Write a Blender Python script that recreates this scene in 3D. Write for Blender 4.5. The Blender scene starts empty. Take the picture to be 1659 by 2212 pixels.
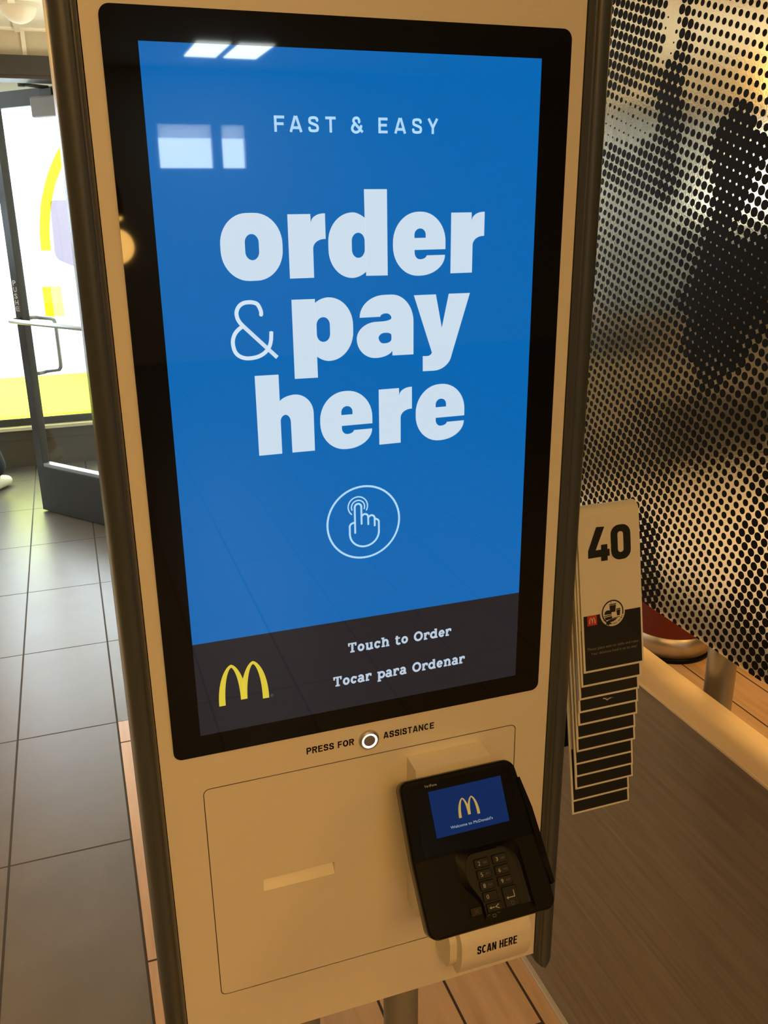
import bpy, bmesh, math, random
from mathutils import Vector, Matrix, Quaternion
from mathutils.geometry import tessellate_polygon

random.seed(7)
SC = bpy.context.scene
COL = SC.collection
PI = math.pi

# ------------------------------------------------------------------ camera, world, lights, exposure
cam_d = bpy.data.cameras.new('camera')
cam = bpy.data.objects.new('camera', cam_d)
COL.objects.link(cam)
RIGHT = Vector((0.94385724, -0.33019735, -0.01015962))
DOWN = Vector((-0.1172576, -0.30610833, -0.94474777))
FWD = Vector((0.30884326, 0.89289832, -0.32764071))
m3 = Matrix((RIGHT, -DOWN, -FWD)).transposed()
cam.matrix_world = Matrix.Translation((-0.2864, -0.9018, 1.6226)) @ m3.to_4x4()
cam_d.sensor_fit = 'VERTICAL'
cam_d.sensor_height = 36.0
cam_d.lens = 36.0 * 1928.8 / 2212.0
cam_d.clip_start = 0.02
SC.camera = cam

SC.view_settings.view_transform = 'Standard'
SC.view_settings.look = 'None'
SC.view_settings.exposure = 0.0
SC.view_settings.gamma = 1.0
SC.view_settings.use_curve_mapping = False

world = bpy.data.worlds.new('daylight')
SC.world = world
world.use_nodes = True
wbg = world.node_tree.nodes['Background']
wbg.inputs[0].default_value = (0.72, 0.86, 1.0, 1)
wbg.inputs[1].default_value = 11.0

WARM = (1.0, 0.525, 0.125)

def area(name, loc, target, sx, sy, power, color=WARM, portal=False):
    l = bpy.data.lights.new(name, 'AREA')
    l.shape = 'RECTANGLE'
    l.size, l.size_y = sx, sy
    l.energy = power
    l.color = color
    o = bpy.data.objects.new(name, l)
    o.location = loc
    d = Vector(target) - Vector(loc)
    o.rotation_euler = d.to_track_quat('-Z', 'Y').to_euler()
    COL.objects.link(o)
    if portal:
        l.cycles.is_portal = True
    return o

# warm ceiling panels of the dining room
area('ceiling_light_front', (-0.5, -2.6, 2.86), (-0.5, -2.6, 0), 1.6, 1.2, 78)
area('ceiling_light_side', (2.4, -1.6, 2.86), (2.4, -1.6, 0), 1.0, 1.0, 44)
area('ceiling_light_rear', (2.2, 1.6, 2.86), (2.2, 1.6, 0), 1.2, 1.2, 34)
# pale fill lights without a fixture, added to brighten the low entrance soffit
area('soffit_fill', (0.40, 2.95, 1.60), (-0.45, 3.05, 2.33), 0.5, 0.4, 9, (1.0, 0.94, 0.68))
area('soffit_fill_left', (-1.75, 2.75, 1.75), (-1.1, 2.85, 2.33), 0.9, 0.5, 6.5, (1.0, 0.92, 0.68))
cl = area('floor_fill_left', (-2.6, 1.9, 2.86), (-2.2, 2.7, 0), 1.0, 0.5, 70, (1.0, 0.66, 0.32))  # added fill, no real fixture: brightens the floor mirrored in the dotted screen
cl.data.spread = math.radians(95)
# daylight openings
area('portal_vestibule', (-1.4, 5.22, 1.27), (-1.4, 0, 1.27), 5.0, 1.9, 1, (1, 1, 1), True)

# ------------------------------------------------------------------ helpers
def s2l(c):
    c = c / 255.0
    return c / 12.92 if c <= 0.04045 else ((c + 0.055) / 1.055) ** 2.4

def rgb(r, g, b):
    return (s2l(r), s2l(g), s2l(b), 1.0)

MATS = {}

def pmat(name, col, rough=0.5, metal=0.0, spec=0.5, emit=None, estr=1.0, vary=0.06, vscale=30.0,
         bump=0.0, bscale=200.0, stretch=None, coat=0.0):
    """procedural material: Principled whose colour drifts a little with a noise texture"""
    if name in MATS:
        return MATS[name]
    m = bpy.data.materials.new(name)
    m.use_nodes = True
    nt = m.node_tree
    b = nt.nodes['Principled BSDF']
    b.inputs['Roughness'].default_value = rough
    b.inputs['Metallic'].default_value = metal
    b.inputs['Specular IOR Level'].default_value = spec
    b.inputs['Coat Weight'].default_value = coat
    tc = nt.nodes.new('ShaderNodeTexCoord')
    mp = nt.nodes.new('ShaderNodeMapping')
    if stretch:
        mp.inputs['Scale'].default_value = stretch
    nt.links.new(tc.outputs['Object'], mp.inputs['Vector'])
    nz = nt.nodes.new('ShaderNodeTexNoise')
    nz.inputs['Scale'].default_value = vscale
    nz.inputs['Detail'].default_value = 4
    nt.links.new(mp.outputs['Vector'], nz.inputs['Vector'])
    mx = nt.nodes.new('ShaderNodeMix')
    mx.data_type = 'RGBA'
    lo = [max(0.0, c * (1 - vary)) for c in col[:3]] + [1]
    hi = [min(1.0, c * (1 + vary)) for c in col[:3]] + [1]
    mx.inputs['A'].default_value = lo
    mx.inputs['B'].default_value = hi
    nt.links.new(nz.outputs['Fac'], mx.inputs['Factor'])
    nt.links.new(mx.outputs['Result'], b.inputs['Base Color'])
    if emit is not None:
        b.inputs['Emission Color'].default_value = emit
        b.inputs['Emission Strength'].default_value = estr
    if bump > 0:
        nb = nt.nodes.new('ShaderNodeTexNoise')
        nb.inputs['Scale'].default_value = bscale
        nt.links.new(mp.outputs['Vector'], nb.inputs['Vector'])
        bp = nt.nodes.new('ShaderNodeBump')
        bp.inputs['Strength'].default_value = bump
        bp.inputs['Distance'].default_value = 0.001
        nt.links.new(nb.outputs['Fac'], bp.inputs['Height'])
        nt.links.new(bp.outputs['Normal'], b.inputs['Normal'])
    MATS[name] = m
    return m

def glassmat(name, tint=(1, 1, 1, 1), ior=1.5, rough=0.0):
    m = bpy.data.materials.new(name)
    m.use_nodes = True
    nt = m.node_tree
    nt.nodes.remove(nt.nodes['Principled BSDF'])
    out = nt.nodes['Material Output']
    tr = nt.nodes.new('ShaderNodeBsdfTransparent')
    tr.inputs[0].default_value = tint
    gl = nt.nodes.new('ShaderNodeBsdfGlossy')
    gl.inputs['Roughness'].default_value = rough
    # Schlick reflectance, the same from both faces of a pane
    lw = nt.nodes.new('ShaderNodeLayerWeight')
    lw.inputs['Blend'].default_value = 0.5
    f0 = ((ior - 1) / (ior + 1)) ** 2
    pw_ = nt.nodes.new('ShaderNodeMath'); pw_.operation = 'POWER'
    nt.links.new(lw.outputs['Facing'], pw_.inputs[0]); pw_.inputs[1].default_value = 5.0
    ma = nt.nodes.new('ShaderNodeMath'); ma.operation = 'MULTIPLY_ADD'
    nt.links.new(pw_.outputs[0], ma.inputs[0]); ma.inputs[1].default_value = 1 - f0; ma.inputs[2].default_value = f0
    mx = nt.nodes.new('ShaderNodeMixShader')
    nt.links.new(ma.outputs[0], mx.inputs[0])
    nt.links.new(tr.outputs[0], mx.inputs[1])
    nt.links.new(gl.outputs[0], mx.inputs[2])
    nt.links.new(mx.outputs[0], out.inputs[0])
    MATS[name] = m
    return m

ORIGIN = {}   # world origin of every built object

class MB:
    """collects geometry with per-face materials and links it as ONE mesh object"""
    def __init__(self):
        self.v, self.f, self.mi, self.mats, self.sm = [], [], [], [], []
    def slot(self, mat):
        if mat not in self.mats:
            self.mats.append(mat)
        return self.mats.index(mat)
    def add(self, vs, fs, mat, smooth=False):
        o = len(self.v)
        self.v += [tuple(p) for p in vs]
        k = self.slot(mat)
        for f in fs:
            self.f.append([i + o for i in f])
            self.mi.append(k)
            self.sm.append(smooth)
    def addbm(self, bm, mat, smooth=False, xf=None):
        bm.verts.index_update()
        vs = [(xf(v.co) if xf else v.co[:]) for v in bm.verts]
        fs = [[v.index for v in f.verts] for f in bm.faces]
        self.add(vs, fs, mat, smooth)
        bm.free()
    def build(self, name, parent=None, loc=None):
        org = Vector(loc) if loc is not None else (ORIGIN[parent.name] if parent is not None else Vector((0, 0, 0)))
        me = bpy.data.meshes.new(name)
        me.from_pydata([Vector(p) - org for p in self.v], [], self.f)
        for m in self.mats:
            me.materials.append(m)
        me.polygons.foreach_set('material_index', self.mi)
        me.polygons.foreach_set('use_smooth', self.sm)
        me.validate()
        me.update()
        o = bpy.data.objects.new(name, me)
        po = ORIGIN[parent.name] if parent is not None else Vector((0, 0, 0))
        o.location = org - po
        COL.objects.link(o)
        if parent is not None:
            o.parent = parent
        ORIGIN[o.name] = org
        return o

def box_bm(x0, x1, y0, y1, z0, z1, bev=0.0, seg=2):
    bm = bmesh.new()
    bmesh.ops.create_cube(bm, size=1.0)
    for v in bm.verts:
        v.co = Vector(((x0 + x1) / 2 + v.co.x * (x1 - x0), (y0 + y1) / 2 + v.co.y * (y1 - y0), (z0 + z1) / 2 + v.co.z * (z1 - z0)))
    if bev > 0:
        bmesh.ops.bevel(bm, geom=bm.edges[:], offset=bev, segments=seg, profile=0.5, affect='EDGES')
    return bm

def bx(mb, mat, x0, x1, y0, y1, z0, z1, bev=0.0, seg=2, xf=None, smooth=False):
    mb.addbm(box_bm(x0, x1, y0, y1, z0, z1, bev, seg), mat, smooth, xf)

def cyl(mb, mat, p0, p1, r0, r1=None, n=32, cap=True, smooth=True):
    r1 = r0 if r1 is None else r1
    p0, p1 = Vector(p0), Vector(p1)
    d = (p1 - p0).normalized()
    a = d.orthogonal().normalized()
    b = d.cross(a)
    vs, fs = [], []
    for k in range(n):
        t = 2 * PI * k / n
        q = a * math.cos(t) + b * math.sin(t)
        vs.append(p0 + q * r0)
        vs.append(p1 + q * r1)
    for k in range(n):
        j = (k + 1) % n
        fs.append((2 * k, 2 * j, 2 * j + 1, 2 * k + 1))
    mb.add(vs, fs, mat, smooth)
    if cap:
        mb.add([vs[2 * k] for k in range(n)], [tuple(range(n))[::-1]], mat)
        mb.add([vs[2 * k + 1] for k in range(n)], [tuple(range(n))], mat)

def lathe(mb, mat, prof, cx, cy, n=48, smooth=True):
    vs, fs = [], []
    m = len(prof)
    for k in range(n):
        t = 2 * PI * k / n
        for r, z in prof:
            vs.append((cx + r * math.cos(t), cy + r * math.sin(t), z))
    for k in range(n):
        j = (k + 1) % n
        for i in range(m - 1):
            fs.append((k * m + i, j * m + i, j * m + i + 1, k * m + i + 1))
    mb.add(vs, fs, mat, smooth)

def tube(mb, mat, pts, r, n=12, closed=False):
    pts = [Vector(p) for p in pts]
    rings = []
    prev = None
    for i, p in enumerate(pts):
        if i == 0:
            d = pts[1] - pts[0]
        elif i == len(pts) - 1:
            d = pts[-1] - pts[-2]
        else:
            d = (pts[i + 1] - p).normalized() + (p - pts[i - 1]).normalized()
        d.normalize()
        if prev is None:
            a = d.orthogonal().normalized()
        else:
            a = (prev - d * prev.dot(d)).normalized()
        prev = a
        b = d.cross(a)
        rings.append([p + (a * math.cos(2 * PI * k / n) + b * math.sin(2 * PI * k / n)) * r for k in range(n)])
    vs = [q for rg in rings for q in rg]
    fs = []
    for i in range(len(rings) - 1):
        for k in range(n):
            j = (k + 1) % n
            fs.append((i * n + k, i * n + j, (i + 1) * n + j, (i + 1) * n + k))
    fs.append(tuple(range(n))[::-1])
    fs.append(tuple((len(rings) - 1) * n + k for k in range(n)))
    mb.add(vs, fs, mat, True)

def rp(pts, seg=8):
    """closed 2-D polygon; a third entry rounds the corner: radius, or (length before, length after)"""
    out = []
    n = len(pts)
    for i, p in enumerate(pts):
        q = Vector(p[:2])
        if len(p) < 3 or not p[2]:
            out.append((q.x, q.y))
            continue
        ra, rb = p[2] if isinstance(p[2], tuple) else (p[2], p[2])
        a = Vector(pts[i - 1][:2]) - q
        b = Vector(pts[(i + 1) % n][:2]) - q
        a = q + a.normalized() * min(ra, a.length)
        b = q + b.normalized() * min(rb, b.length)
        c1 = a + (q - a) * 0.5523
        c2 = b + (q - b) * 0.5523
        for k in range(seg + 1):
            t = k / seg
            w = a * (1 - t) ** 3 + c1 * 3 * t * (1 - t) ** 2 + c2 * 3 * t * t * (1 - t) + b * t ** 3
            out.append((w.x, w.y))
    return out

def fill(mb, mat, contours, mp):
    """fill a flat shape with holes; mp turns (u, v) into a point"""
    cs = [[Vector((x, y, 0)) for x, y in c] for c in contours]
    flat = [p for c in cs for p in c]
    tris = tessellate_polygon(cs)
    vs = [mp(p.x, p.y) for p in flat]
    mb.add(vs, [tuple(t) for t in tris], mat)

def prism(mb, mat, contour, mp, d, smooth=False):
    """extrude a closed contour by d; mp(u, v, w)"""
    n = len(contour)
    lo = [mp(x, y, 0) for x, y in contour]
    hi = [mp(x, y, d) for x, y in contour]
    mb.add(lo + hi, [(i, (i + 1) % n, n + (i + 1) % n, n + i) for i in range(n)], mat, smooth)
    cs = [[Vector((x, y, 0)) for x, y in contour]]
    tr = tessellate_polygon(cs)
    mb.add(lo, [tuple(t)[::-1] for t in tr], mat)
    mb.add(hi, [tuple(t) for t in tr], mat)

def stroke(mb, mat, pts, w, mp, cap=True):
    """flat line of width w through 2-D points, with round joints"""
    for i in range(len(pts) - 1):
        a, b = Vector(pts[i]), Vector(pts[i + 1])
        d = b - a
        if d.length < 1e-9:
            continue
        d.normalize()
        q = Vector((-d.y, d.x)) * (w / 2)
        mb.add([mp(*(a + q)), mp(*(a - q)), mp(*(b - q)), mp(*(b + q))], [(0, 1, 2, 3)], mat)
    for i, p in enumerate(pts):
        if not cap and i in (0, len(pts) - 1):
            continue
        ring = [mp(p[0] + w / 2 * math.cos(2 * PI * k / 12), p[1] + w / 2 * math.sin(2 * PI * k / 12)) for k in range(12)]
        mb.add(ring, [tuple(range(12))], mat)

def arc(cx, cy, rx, a0, a1, n=16, ry=None):
    ry = rx if ry is None else ry
    return [(cx + rx * math.cos(math.radians(a0 + (a1 - a0) * k / n)), cy + ry * math.sin(math.radians(a0 + (a1 - a0) * k / n))) for k in range(n + 1)]

def crom(pts, n=6):
    P = [Vector(p) for p in pts]
    P = [P[0] * 2 - P[1]] + P + [P[-1] * 2 - P[-2]]
    out = []
    for i in range(1, len(P) - 2):
        for k in range(n):
            t = k / n
            a, b, c, d = P[i - 1], P[i], P[i + 1], P[i + 2]
            out.append(tuple(0.5 * (2 * b + (c - a) * t + (2 * a - 5 * b + 4 * c - d) * t * t + (3 * b - a - 3 * c + d) * t ** 3)))
    out.append(tuple(P[-2]))
    return out

def text(mb, mat, body, mp, x0, x1, y0, y1=None, offset=0.0, spacing=1.0):
    """lettering fitted to x0..x1 and y0..y1 (cap bottom to top) of a mapped plane"""
    cu = bpy.data.curves.new('t', 'FONT')
    cu.body = body
    cu.size = 1.0
    cu.offset = offset
    cu.space_character = spacing
    cu.resolution_u = 3
    o = bpy.data.objects.new('t', cu)
    COL.objects.link(o)
    me = bpy.data.meshes.new_from_object(o.evaluated_get(bpy.context.evaluated_depsgraph_get()))
    vs = [v.co.copy() for v in me.vertices]
    fs = [tuple(p.vertices) for p in me.polygons]
    bpy.data.objects.remove(o)
    bpy.data.meshes.remove(me)
    bpy.data.curves.remove(cu)
    ax0, ax1 = min(v.x for v in vs), max(v.x for v in vs)
    ay0, ay1 = min(v.y for v in vs), max(v.y for v in vs)
    sx = (x1 - x0) / (ax1 - ax0)
    if y1 is None:
        sy, oy = sx, y0
    else:
        sy, oy = (y1 - y0) / (ay1 - ay0), y0 - ay0 * (y1 - y0) / (ay1 - ay0)
    mb.add([mp(x0 + (v.x - ax0) * sx, oy + v.y * sy) for v in vs], fs, mat)

def arches(mb, mat, x0, x1, z0, z1, mp):
    """the double arch emblem inside the given box (outer legs x0..x1, feet z0, tops z1)"""
    def M(u, w):
        return mp(x0 + (x1 - x0) * (u + 1) / 2, z0 + (z1 - z0) * w)
    def curve(cx, a, h, base, n=18):
        out = []
        for k in range(n + 1):
            t = k / n
            s = 1 - (1 - t) ** 1.8
            w = base + (h - base) * s
            out.append((cx + a * (1 - (w / h) ** 2.2) ** 0.62 if w < h else cx, w))
        return out
    for sgn in (-1, 1):
        oo = curve(0.43, 0.57, 1.0, 0.0)
        oi = curve(0.43, -0.545, 1.0, 0.075)
        io = curve(0.43, 0.315, 0.925, 0.0)
        ii = curve(0.43, -0.30, 0.925, 0.075)
        for a, b in ((oo, io), (oi, ii)):
            vs = [M(sgn * u, w) for u, w in a] + [M(sgn * u, w) for u, w in b]
            n = len(a)
            mb.add(vs, [(i, i + 1, n + i + 1, n + i) for i in range(n - 1)], mat)

def empty(name, loc, label=None, cat=None, group=None):
    o = bpy.data.objects.new(name, None)
    o.empty_display_size = 0.05
    o.location = loc
    COL.objects.link(o)
    ORIGIN[o.name] = Vector(loc)
    if label:
        tag(o, label, cat, group)
    return o

def tag(o, label=None, cat=None, group=None, kind=None):
    if label: o['label'] = label
    if cat: o['category'] = cat
    if group: o['group'] = group
    if kind: o['kind'] = kind
    return o

def struct(o):
    o['kind'] = 'structure'
    return o

# ------------------------------------------------------------------ materials
white_metal = pmat('painted_metal_light', (0.74, 0.71, 0.66, 1), 0.38, vary=0.02, vscale=6, bump=0.04, bscale=900)
groove = pmat('seam_shade', (0.10, 0.085, 0.07, 1), 0.8)  # shadow of the door gap and slot put into a dark colour
post_mat = pmat('dark_anodised_post', (0.050, 0.060, 0.072, 1), 0.38, spec=0.6, vary=0.05, vscale=8, stretch=(20, 20, 1))
gloss_black = pmat('black_glass', (0.004, 0.004, 0.0045, 1), 0.03, spec=0.5, vary=0.01)
black_print = pmat('black_lettering', (0.006, 0.006, 0.006, 1), 0.5)
black_plastic = pmat('black_plastic', (0.0035, 0.0035, 0.0033, 1), 0.40, spec=0.12, vary=0.1, vscale=300)
black_gloss_plastic = pmat('black_gloss_plastic', (0.0045, 0.0045, 0.0045, 1), 0.2, spec=0.3)
lit_plastic = pmat('black_plastic_lit', (0.030, 0.031, 0.032, 1), 0.42)  # lit copy of the black plastic for the keypad rim
key_mat = pmat('key_black', (0.007, 0.007, 0.007, 1), 0.45, spec=0.25)
key_print = pmat('key_print', (0.42, 0.42, 0.40, 1), 0.5)
key_dim = pmat('key_print_dim', (0.13, 0.13, 0.12, 1), 0.5)
key_red = pmat('key_print_red', (0.10, 0.02, 0.015, 1), 0.5)
steel = pmat('brushed_steel', (0.62, 0.60, 0.57, 1), 0.40, 1.0, vary=0.08, vscale=40, stretch=(1, 1, 30))
alu = pmat('grey_aluminium', (0.42, 0.43, 0.44, 1), 0.36, 0.85, vary=0.05)
grey_paint = pmat('grey_painted_tube', (0.22, 0.22, 0.215, 1), 0.4)

def screen(name, col, strength=1.0):
    return pmat(name, (0.002, 0.002, 0.002, 1), 0.02, spec=0.95, emit=col, estr=strength, vary=0.0)
scr_blue = screen('screen_blue', (0.0, 0.132, 0.440, 1))
scr_white = screen('screen_white', (0.60, 0.72, 0.84, 1))
scr_soft = screen('screen_pale_blue', (0.42, 0.66, 0.90, 1))
scr_dark = screen('screen_charcoal', (0.014, 0.014, 0.019, 1))
scr_text = screen('screen_text', (0.46, 0.56, 0.68, 1))
scr_yellow = screen('screen_yellow', (0.70, 0.55, 0.045, 1))
scr_grey = screen('screen_grey', (0.12, 0.11, 0.08, 1))
term_blue = screen('terminal_blue', (0.001, 0.018, 0.092, 1))
term_yellow = screen('terminal_yellow', (0.46, 0.30, 0.07, 1))
term_white = screen('terminal_white', (0.36, 0.42, 0.46, 1))
ring_light = pmat('ring_light', (0.8, 0.8, 0.8, 1), 0.4, emit=(1, 0.97, 0.92, 1), estr=1.7)

card_white = pmat('tent_card_white', (0.74, 0.73, 0.70, 1), 0.42, vary=0.02)
card_black = pmat('tent_card_black', (0.010, 0.011, 0.010, 1), 0.45)
card_red = pmat('tent_card_red', (0.50, 0.035, 0.02, 1), 0.45)
card_grey = pmat('tent_card_grey_text', (0.22, 0.22, 0.21, 1), 0.5)

cap_wood = pmat('light_wood_cap', (0.84, 0.68, 0.47, 1), 0.36, vary=0.10, vscale=9, stretch=(8, 1, 8))
laminate = pmat('dark_wood_laminate', (0.225, 0.188, 0.146, 1), 0.45, vary=0.45, vscale=7, stretch=(1, 0.8, 14), bump=0.05, bscale=30)
cream = pmat('cream_paint', (0.74, 0.71, 0.60, 1), 0.6, vary=0.02)
beige_paint = pmat('beige_paint', (0.60, 0.55, 0.42, 1), 0.35, vary=0.03)
ceil_mat = pmat('ceiling_tile', (0.82, 0.80, 0.70, 1), 0.7, vary=0.04, vscale=60)
bar_mat = pmat('ceiling_grid_white', (0.88, 0.86, 0.76, 1), 0.5, vary=0.01)
dark_frame = pmat('dark_bronze_frame', (0.045, 0.042, 0.042, 1), 0.38, vary=0.06)
dark_panel = pmat('dark_door_panel', (0.030, 0.031, 0.030, 1), 0.42, vary=0.06)
sill_mat = pmat('pale_stone_sill', (0.72, 0.66, 0.50, 1), 0.3, vary=0.05)
dado_mat = pmat('brown_wall_base', (0.085, 0.068, 0.050, 1), 0.45, vary=0.12)
wall_mat = pmat('warm_grey_wall', (0.52, 0.46, 0.38, 1), 0.6, vary=0.04)
dark_wall = pmat('dark_feature_wall', (0.10, 0.085, 0.07, 1), 0.5, vary=0.15)
clear = glassmat('clear_glass')
tinted = glassmat('tinted_glass', (0.19, 0.18, 0.15, 1))
yel_strong = glassmat('yellow_film_strong', (1.0, 0.94, 0.004, 1), 1.05)
yel_ghost = glassmat('yellow_film_ghost', (1.0, 1.0, 0.11, 1), 1.05)  # paler second image of the film in the glazing, painted as colour
yel_band = glassmat('yellow_film_band', (1.0, 0.98, 0.07, 1), 1.05)

def nodes(name):
    m = bpy.data.materials.new(name)
    m.use_nodes = True
    return m, m.node_tree, m.node_tree.nodes['Principled BSDF']

class NG:
    """tiny helper that writes node expressions"""
    def __init__(self, nt):
        self.nt = nt
    def math(self, op, a, b=0.0, c=None):
        n = self.nt.nodes.new('ShaderNodeMath')
        n.operation = op
        for i, x in enumerate((a, b) if c is None else (a, b, c)):
            if isinstance(x, (int, float)):
                n.inputs[i].default_value = x
            else:
                self.nt.links.new(x, n.inputs[i])
        return n.outputs[0]
    def xyz(self):
        tc = self.nt.nodes.new('ShaderNodeTexCoord')
        s = self.nt.nodes.new('ShaderNodeSeparateXYZ')
        self.nt.links.new(tc.outputs['Object'], s.inputs[0])
        return s.outputs
    def vec(self, x, y, z=0.0):
        n = self.nt.nodes.new('ShaderNodeCombineXYZ')
        for i, q in enumerate((x, y, z)):
            if isinstance(q, (int, float)):
                n.inputs[i].default_value = q
            else:
                self.nt.links.new(q, n.inputs[i])
        return n.outputs[0]
    def noise(self, vec, scale, detail=4, rough=0.5):
        n = self.nt.nodes.new('ShaderNodeTexNoise')
        n.inputs['Scale'].default_value = scale
        n.inputs['Detail'].default_value = detail
        n.inputs['Roughness'].default_value = rough
        self.nt.links.new(vec, n.inputs['Vector'])
        return n.outputs['Fac']
    def white(self, vec):
        n = self.nt.nodes.new('ShaderNodeTexWhiteNoise')
        self.nt.links.new(vec, n.inputs['Vector'])
        return n.outputs['Value']
    def ramp(self, fac, stops):
        n = self.nt.nodes.new('ShaderNodeValToRGB')
        e = n.color_ramp.elements
        e[0].position, e[0].color = stops[0]
        e[1].position, e[1].color = stops[-1]
        for p, c in stops[1:-1]:
            k = e.new(p)
            k.color = c
        self.nt.links.new(fac, n.inputs[0])
        return n.outputs[0]
    def mix(self, fac, a, b, blend='MIX'):
        n = self.nt.nodes.new('ShaderNodeMix')
        n.data_type = 'RGBA'
        n.blend_type = blend
        for s, q in (('Factor', fac), ('A', a), ('B', b)):
            if isinstance(q, (int, float)):
                n.inputs[s].default_value = q
            elif isinstance(q, tuple):
                n.inputs[s].default_value = q
            else:
                self.nt.links.new(q, n.inputs[s])
        return n.outputs['Result']

def seam(g, coord, pitch, offset, half):
    """1 on a joint line of the repeating pitch"""
    u = g.math('DIVIDE', g.math('SUBTRACT', coord, offset), pitch)
    f = g.math('FRACT', u)
    d = g.math('MINIMUM', f, g.math('SUBTRACT', 1.0, f))
    return g.math('LESS_THAN', g.math('MULTIPLY', d, pitch), half), g.math('FLOOR', u)

def tile_floor():
    m, nt, b = nodes('grey_porcelain_tile')
    g = NG(nt)
    x, y, z = g.xyz()
    sx, ix = seam(g, x, 0.309, -0.2885, 0.0032)
    sy, iy = seam(g, y, 0.6135, 1.8265, 0.0028)
    line = g.math('MAXIMUM', sx, sy)
    rnd = g.white(g.vec(ix, iy, 3.0))
    n1 = g.noise(g.vec(g.math('ADD', x, g.math('MULTIPLY', rnd, 9.0)), y, rnd), 5.0, 6, 0.6)
    col = g.ramp(n1, [(0.3, (0.105, 0.093, 0.080, 1)), (0.5, (0.122, 0.108, 0.094, 1)), (0.75, (0.148, 0.132, 0.116, 1))])
    col = g.mix(g.math('MULTIPLY', rnd, 0.35), col, (0.155, 0.135, 0.115, 1))
    col = g.mix(line, col, (0.040, 0.036, 0.032, 1))
    nt.links.new(col, b.inputs['Base Color'])
    rr = g.math('MULTIPLY_ADD', n1, 0.10, 0.31)
    nt.links.new(g.math('MAXIMUM', rr, g.math('MULTIPLY', line, 0.8)), b.inputs['Roughness'])
    bp = nt.nodes.new('ShaderNodeBump')
    bp.inputs['Strength'].default_value = 0.35
    bp.inputs['Distance'].default_value = 0.002
    nt.links.new(g.math('SUBTRACT', 1.0, line), bp.inputs['Height'])
    nt.links.new(bp.outputs[0], b.inputs['Normal'])
    return m

def plank_floor():
    m, nt, b = nodes('wood_plank_tile')
    g = NG(nt)
    x, y, z = g.xyz()
    sx, ix = seam(g, x, 0.1533, -0.2885, 0.0030)
    odd = g.math('FRACT', g.math('MULTIPLY', ix, 0.38))
    ys = g.math('SUBTRACT', y, g.math('MULTIPLY', odd, 0.926))
    sy, iy = seam(g, ys, 0.926, 0.772, 0.0030)
    line = g.math('MAXIMUM', sx, sy)
    rnd = g.white(g.vec(ix, iy, 1.0))
    gx = g.math('ADD', g.math('MULTIPLY', x, 26.0), g.math('MULTIPLY', rnd, 40.0))
    n1 = g.noise(g.vec(gx, g.math('MULTIPLY', y, 2.2), rnd), 1.0, 6, 0.62)
    n2 = g.noise(g.vec(g.math('MULTIPLY', gx, 0.35), g.math('MULTIPLY', y, 1.1), rnd), 1.0, 3, 0.5)
    col = g.ramp(n1, [(0.28, (0.42, 0.265, 0.155, 1)), (0.5, (0.63, 0.43, 0.27, 1)), (0.75, (0.76, 0.57, 0.38, 1))])
    col = g.mix(g.math('MULTIPLY', n2, 0.5), col, (0.43, 0.275, 0.16, 1))
    col = g.mix(g.math('MULTIPLY', rnd, 0.25), col, (0.70, 0.51, 0.34, 1))
    col = g.mix(line, col, (0.045, 0.030, 0.020, 1))
    nt.links.new(col, b.inputs['Base Color'])
    nt.links.new(g.math('MAXIMUM', g.math('MULTIPLY_ADD', n1, 0.15, 0.27), g.math('MULTIPLY', line, 0.8)), b.inputs['Roughness'])
    bp = nt.nodes.new('ShaderNodeBump')
    bp.inputs['Strength'].default_value = 0.35
    bp.inputs['Distance'].default_value = 0.002
    nt.links.new(g.math('SUBTRACT', 1.0, line), bp.inputs['Height'])
    nt.links.new(bp.outputs[0], b.inputs['Normal'])
    return m

def brushed_panel():
    m, nt, b = nodes('brushed_metal_sheet')
    g = NG(nt)
    x, y, z = g.xyz()
    n1 = g.noise(g.vec(g.math('MULTIPLY', y, 160.0), g.math('MULTIPLY', z, 8.0), 0.0), 1.0, 3, 0.6)
    n2 = g.noise(g.vec(y, z, 0.0), 260.0, 2, 0.5)
    b.inputs['Metallic'].default_value = 1.0
    nt.links.new(g.mix(n1, (0.76, 0.73, 0.66, 1), (0.86, 0.83, 0.75, 1)), b.inputs['Base Color'])
    nt.links.new(g.math('MULTIPLY_ADD', n1, 0.06, 0.09), b.inputs['Roughness'])
    bp = nt.nodes.new('ShaderNodeBump')
    bp.inputs['Strength'].default_value = 0.10
    bp.inputs['Distance'].default_value = 0.0006
    nt.links.new(n2, bp.inputs['Height'])
    nt.links.new(bp.outputs[0], b.inputs['Normal'])
    return m

# ------------------------------------------------------------------ the setting
mb = MB()
T = tile_floor(); P = plank_floor()
bx(mb, T, -0.9065, -0.2885, -9.0, 5.23, -0.05, 0.0)
bx(mb, T, -4.0, -0.9065, 3.60, 5.23, -0.05, 0.0)
bx(mb, pmat('pale_beige_tile', (0.52, 0.48, 0.42, 1), 0.4, vary=0.08, vscale=4), -4.0, -0.9065, -1.2, 3.60, -0.05, 0.0)
bx(mb, T, -4.0, -0.9065, -9.0, -1.2, -0.05, 0.0)
bx(mb, T, -0.2885, 6.0, 1.8265, 5.23, -0.05, 0.0)
bx(mb, P, -0.2885, 6.0, -1.2, 1.8265, -0.05, 0.0)
bx(mb, T, -0.2885, 6.0, -9.0, -1.2, -0.05, 0.0)
struct(mb.build('floor'))

mb = MB()
bx(mb, pmat('pale_concrete', (0.62, 0.61, 0.58, 1), 0.8), -22, 24, 5.40, 40, -0.12, -0.06)
struct(mb.build('ground'))

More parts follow.
